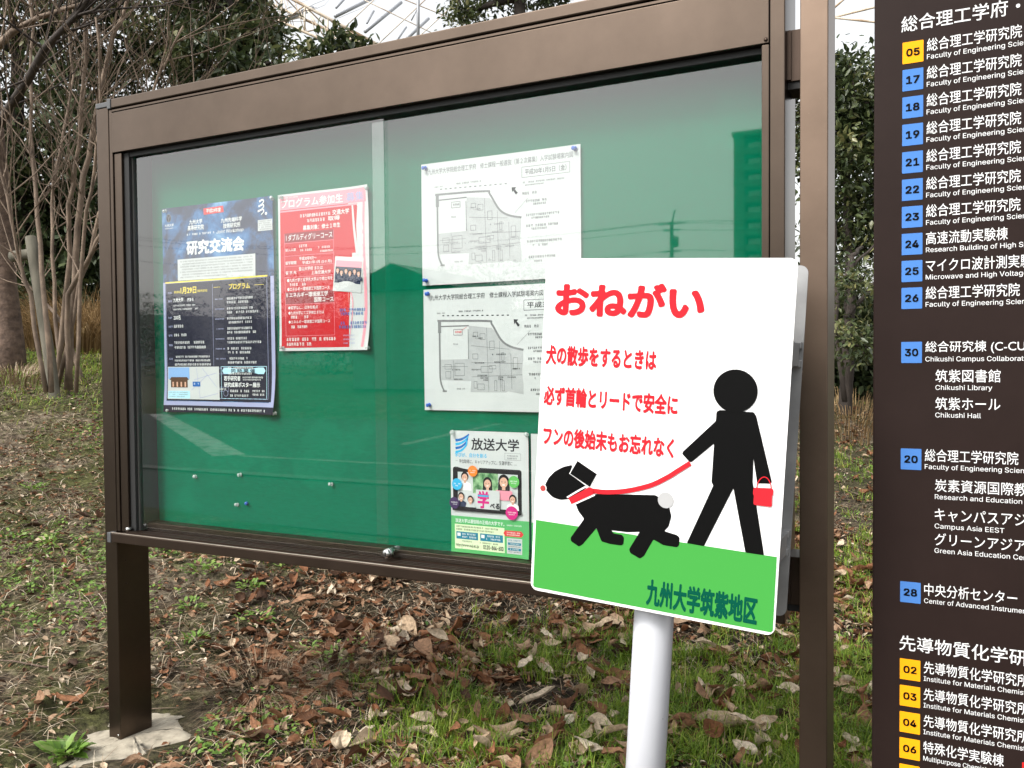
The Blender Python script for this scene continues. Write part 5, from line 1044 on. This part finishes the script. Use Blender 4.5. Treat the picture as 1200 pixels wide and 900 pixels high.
# ------------------------------------------------------------------ far things
def truss(label, name, depth, chords, webs, bars, leg):
    rt = empty(name, label, 'roof truss', tuple(near_ground(leg[0], depth+leg[1], 0)), 'cream roof trusses beyond the trees')
    inv_ = Matrix.Translation(-rt.location)
    for a, b, r_ in chords: mb = MB(); mb.tube([at(*a), at(*b)], r_, M['rust_paint'], 8); o = mb.build('chord', rt); o.data.transform(inv_)
    for a, b, r_ in webs: mb = MB(); mb.tube([at(*a), at(*b)], r_, M['rust_paint'], 6); o = mb.build('web', rt); o.data.transform(inv_)
    for a, b, r_ in bars: mb = MB(); mb.tube([at(*a), at(*b)], r_, M['grey_paint'], 8); o = mb.build('purlin', rt); o.data.transform(inv_)
    mb = MB(); a = Vector(at(leg[0], leg[2], depth+leg[1])); b = Vector(rt.location); mb.tube([a, b-Vector((0, 0, .5))], .14, M['rust_paint'], 10); o = mb.build('column', rt); o.data.transform(inv_)
D_ = 24
U = [(270+i*26, -38+i*17.6*.74) for i in range(9)]     # upper chord
def uc(x): return -28+(x-292)*.533
def lc(x): return 9+(x-292)*.44
chords = [((200, uc(200), D_), (520, uc(520), D_), .045), ((200, lc(200), D_), (520, lc(520), D_), .04), ((230, -36, D_+1.2), (520, 98, D_+1.2), .04)]
webs = []
xs_ = list(range(222, 500, 27))
for i, x_ in enumerate(xs_):
    webs.append(((x_, uc(x_), D_), (x_, lc(x_), D_), .028))
    if i+1 < len(xs_): webs.append(((x_, uc(x_), D_) if i % 2 else (x_, lc(x_), D_), (xs_[i+1], lc(xs_[i+1]), D_) if i % 2 else (xs_[i+1], uc(xs_[i+1]), D_), .022)); webs.append(((x_, uc(x_), D_), (x_+30, -36+(x_+30-230)*.462, D_+1.2), .02)); webs.append(((x_, lc(x_), D_), (x_+22, -36+(x_+22-230)*.462, D_+1.2), .02))
bars = [((335, 22, D_), (366, 10, D_+2), .075), ((393, 19, D_+3), (436, -2, D_+6), .06), ((428, 37, D_+3), (470, 3, D_+6), .06), ((394, 9, D_+4), (408, -6, D_+6), .04), ((430, 27, D_+4), (438, 13, D_+6), .035), ((466, 46, D_+4), (476, 32, D_+6), .035), ((478, 44, D_+3), (502, 22, D_+6), .055), ((490, -30, D_+2), (490, 60, D_+2), .05), ((482, 24, D_+2), (490, 8, D_+2), .02)]
for i in range(13):
    x_ = 300+i*15; webs.append(((x_, uc(x_), D_), (x_+12, lc(x_+12), D_), .012)); webs.append(((x_, lc(x_), D_), (x_-10, uc(x_-10)+2, D_+1.2), .010))
for q0, q1 in (((365, -30), (540, 55)), ((400, -30), (560, 34)), ((372, 62), (470, -30)), ((428, 66), (530, -30)), ((470, 62), (560, -20))): webs.append(((*q0, D_+4), (*q1, D_+4), .016))
truss('cream painted lattice roof truss with rust stains above the left half of the board', 'roof_truss', D_, chords, webs, bars, (505, 1, 70))
truss('thin cream truss rods meeting in a point above the slot beside the directory', 'roof_truss', D_, [((976, 20.5, D_), (1100, -10, D_), .035), ((976, 20.5, D_), (1100, 34, D_), .035)], [((972, 14, D_), (1004, -14, D_), .03), ((1060, 0, D_), (1060, 30, D_), .02)], [], (1085, 0, 0))
wl = bx('boundary_wall', (-20, 17.0, .8), (-12.6, 17.25, 2.15), M['wall_pale'], None, .01); tag(wl, 'pale plastered wall glimpsed through the twigs left of the board', 'wall')
# across the road: mirrored in the glass
ab = empty('apartment_building', 'dark apartment block with stacked balconies mirrored at the right end of the glass', 'building', (-22, -160, 0))
def apart(name, lo, hi, m): o = bx(name, lo, hi, m, ab); o.data.transform(Matrix.Translation(-Vector(ab.location))); return o
bxx = -32.6
apart('wall', (bxx, -176, -1), (bxx+1.9, -160, 42.8), M['apt']); apart('wall', (bxx+14, -176, -1), (bxx+16, -160, 42.8), M['apt']); apart('wall', (bxx+1.95, -176, -1), (bxx+13.95, -162, 42.4), M['apt_dark']); apart('roof', (bxx-.3, -176.5, 42.85), (bxx+16.3, -159.6, 43.6), M['apt'])
for k in range(14):
    z_ = k*3.0+.4
    apart('balcony', (bxx+1.98, -161.9, z_), (bxx+13.9, -160.2, z_+1.15), M['apt'])
    apart('window', (bxx+2.4, -161.98, z_+1.3), (bxx+4.6, -161.7, z_+2.35), M['apt_light']); apart('window', (bxx+6.2, -161.98, z_+1.3), (bxx+7.4, -161.7, z_+2.2), M['apt_light'])
D2 = 46
def mir(px, py, D): q = at(px, py, D); return (q[0], .06-q[1], q[2])
p0 = Vector(mir(787, 262, D2)); up_ = empty('utility_pole', 'concrete utility pole with crossarms and wires mirrored in the right pane', 'utility pole', (p0.x, p0.y, 0)); inv_ = Matrix.Translation(-up_.location)
mb = MB(); mb.tube([(p0.x, p0.y, -.5), (p0.x, p0.y, p0.z+.1)], [.13, .10], M['pole_conc'], 10); mb.tube([(p0.x, p0.y, p0.z), Vector(mir(791, 246, D2))], .04, M['grey_paint'], 6); o = mb.build('pole', up_); o.data.transform(inv_)
for dz_, hw in ((0, .75), (-.35, .45), (-1.5, .5)): mb = MB(); mb.box((p0.x-hw, p0.y-.06, p0.z+dz_-.04), (p0.x+hw, p0.y+.06, p0.z+dz_+.03), M['grey_paint']); o = mb.build('crossarm', up_); o.data.transform(inv_)
mb = MB(); mb.tube([(p0.x+.3, p0.y+.2, p0.z-1.3), (p0.x+.3, p0.y+.2, p0.z-.75)], .14, M['grey_paint'], 10); o = mb.build('transformer', up_); o.data.transform(inv_)
for k, (dx, dz_) in enumerate(((-.7, .1), (.7, .1), (-.4, -.3), (.45, -1.45))):
    mb = MB()
    for xe, ze, ye in ((-40, 1.6, 6), (45, .8, -4)):
        a = Vector((p0.x+dx, p0.y, p0.z+dz_)); b = Vector((p0.x+dx+xe, p0.y+ye, p0.z+dz_+ze)); mb.tube([a.lerp(b, i/12)-Vector((0, 0, 1.3*math.sin(math.pi*i/12))) for i in range(13)], .013, M['rubber'], 4)
    o = mb.build('wire', up_); o.data.transform(inv_)
q = mir(462, 330, 36); hb = empty('house', 'low gable roofed house mirrored as a dark shape at the pane overlap', 'house', (q[0], q[1], -.45)); inv_ = Matrix.Translation(-Vector((q[0], q[1], 0)))
mb = MB(); x_, y_ = q[0], q[1]; mb.box((x_-2.2, y_-6, -.3), (x_+2.6, y_, 4.6), M['wall_pale']); o = mb.build('wall', hb); o.data.transform(inv_)
mb = MB(); zt = 5.75; v = [(x_-2.8, y_+.4, 4.62), (x_+3.2, y_+.4, 4.62), (x_+.1, y_+.4, zt), (x_-2.8, y_-6.4, 4.62), (x_+3.2, y_-6.4, 4.62), (x_+.2, y_-6.4, zt)]; mb.add(v, [(0, 1, 2), (5, 4, 3), (0, 2, 5, 3), (2, 1, 4, 5), (1, 0, 3, 4)], M['roof']); o = mb.build('roof', hb); o.data.transform(inv_)
# distant hills behind the road
hm = MB(); nh = 80; hv = []
for i in range(nh+1):
    x_ = -500+i*12.5; h_ = 20+16*float(vnoise(np.array([i*.11]), np.array([.5]), 70)[0])+6*float(vnoise(np.array([i*.4]), np.array([2.5]), 71)[0]); hv += [(x_, -330, -2), (x_, -420, h_), (x_, -520, -2)]
hm.add(hv, [(3*i, 3*i+1, 3*i+4, 3*i+3) for i in range(nh)]+[(3*i+1, 3*i+2, 3*i+5, 3*i+4) for i in range(nh)], M['leaf_olive'], True)
tag(hm.build('hills'), kind='structure')
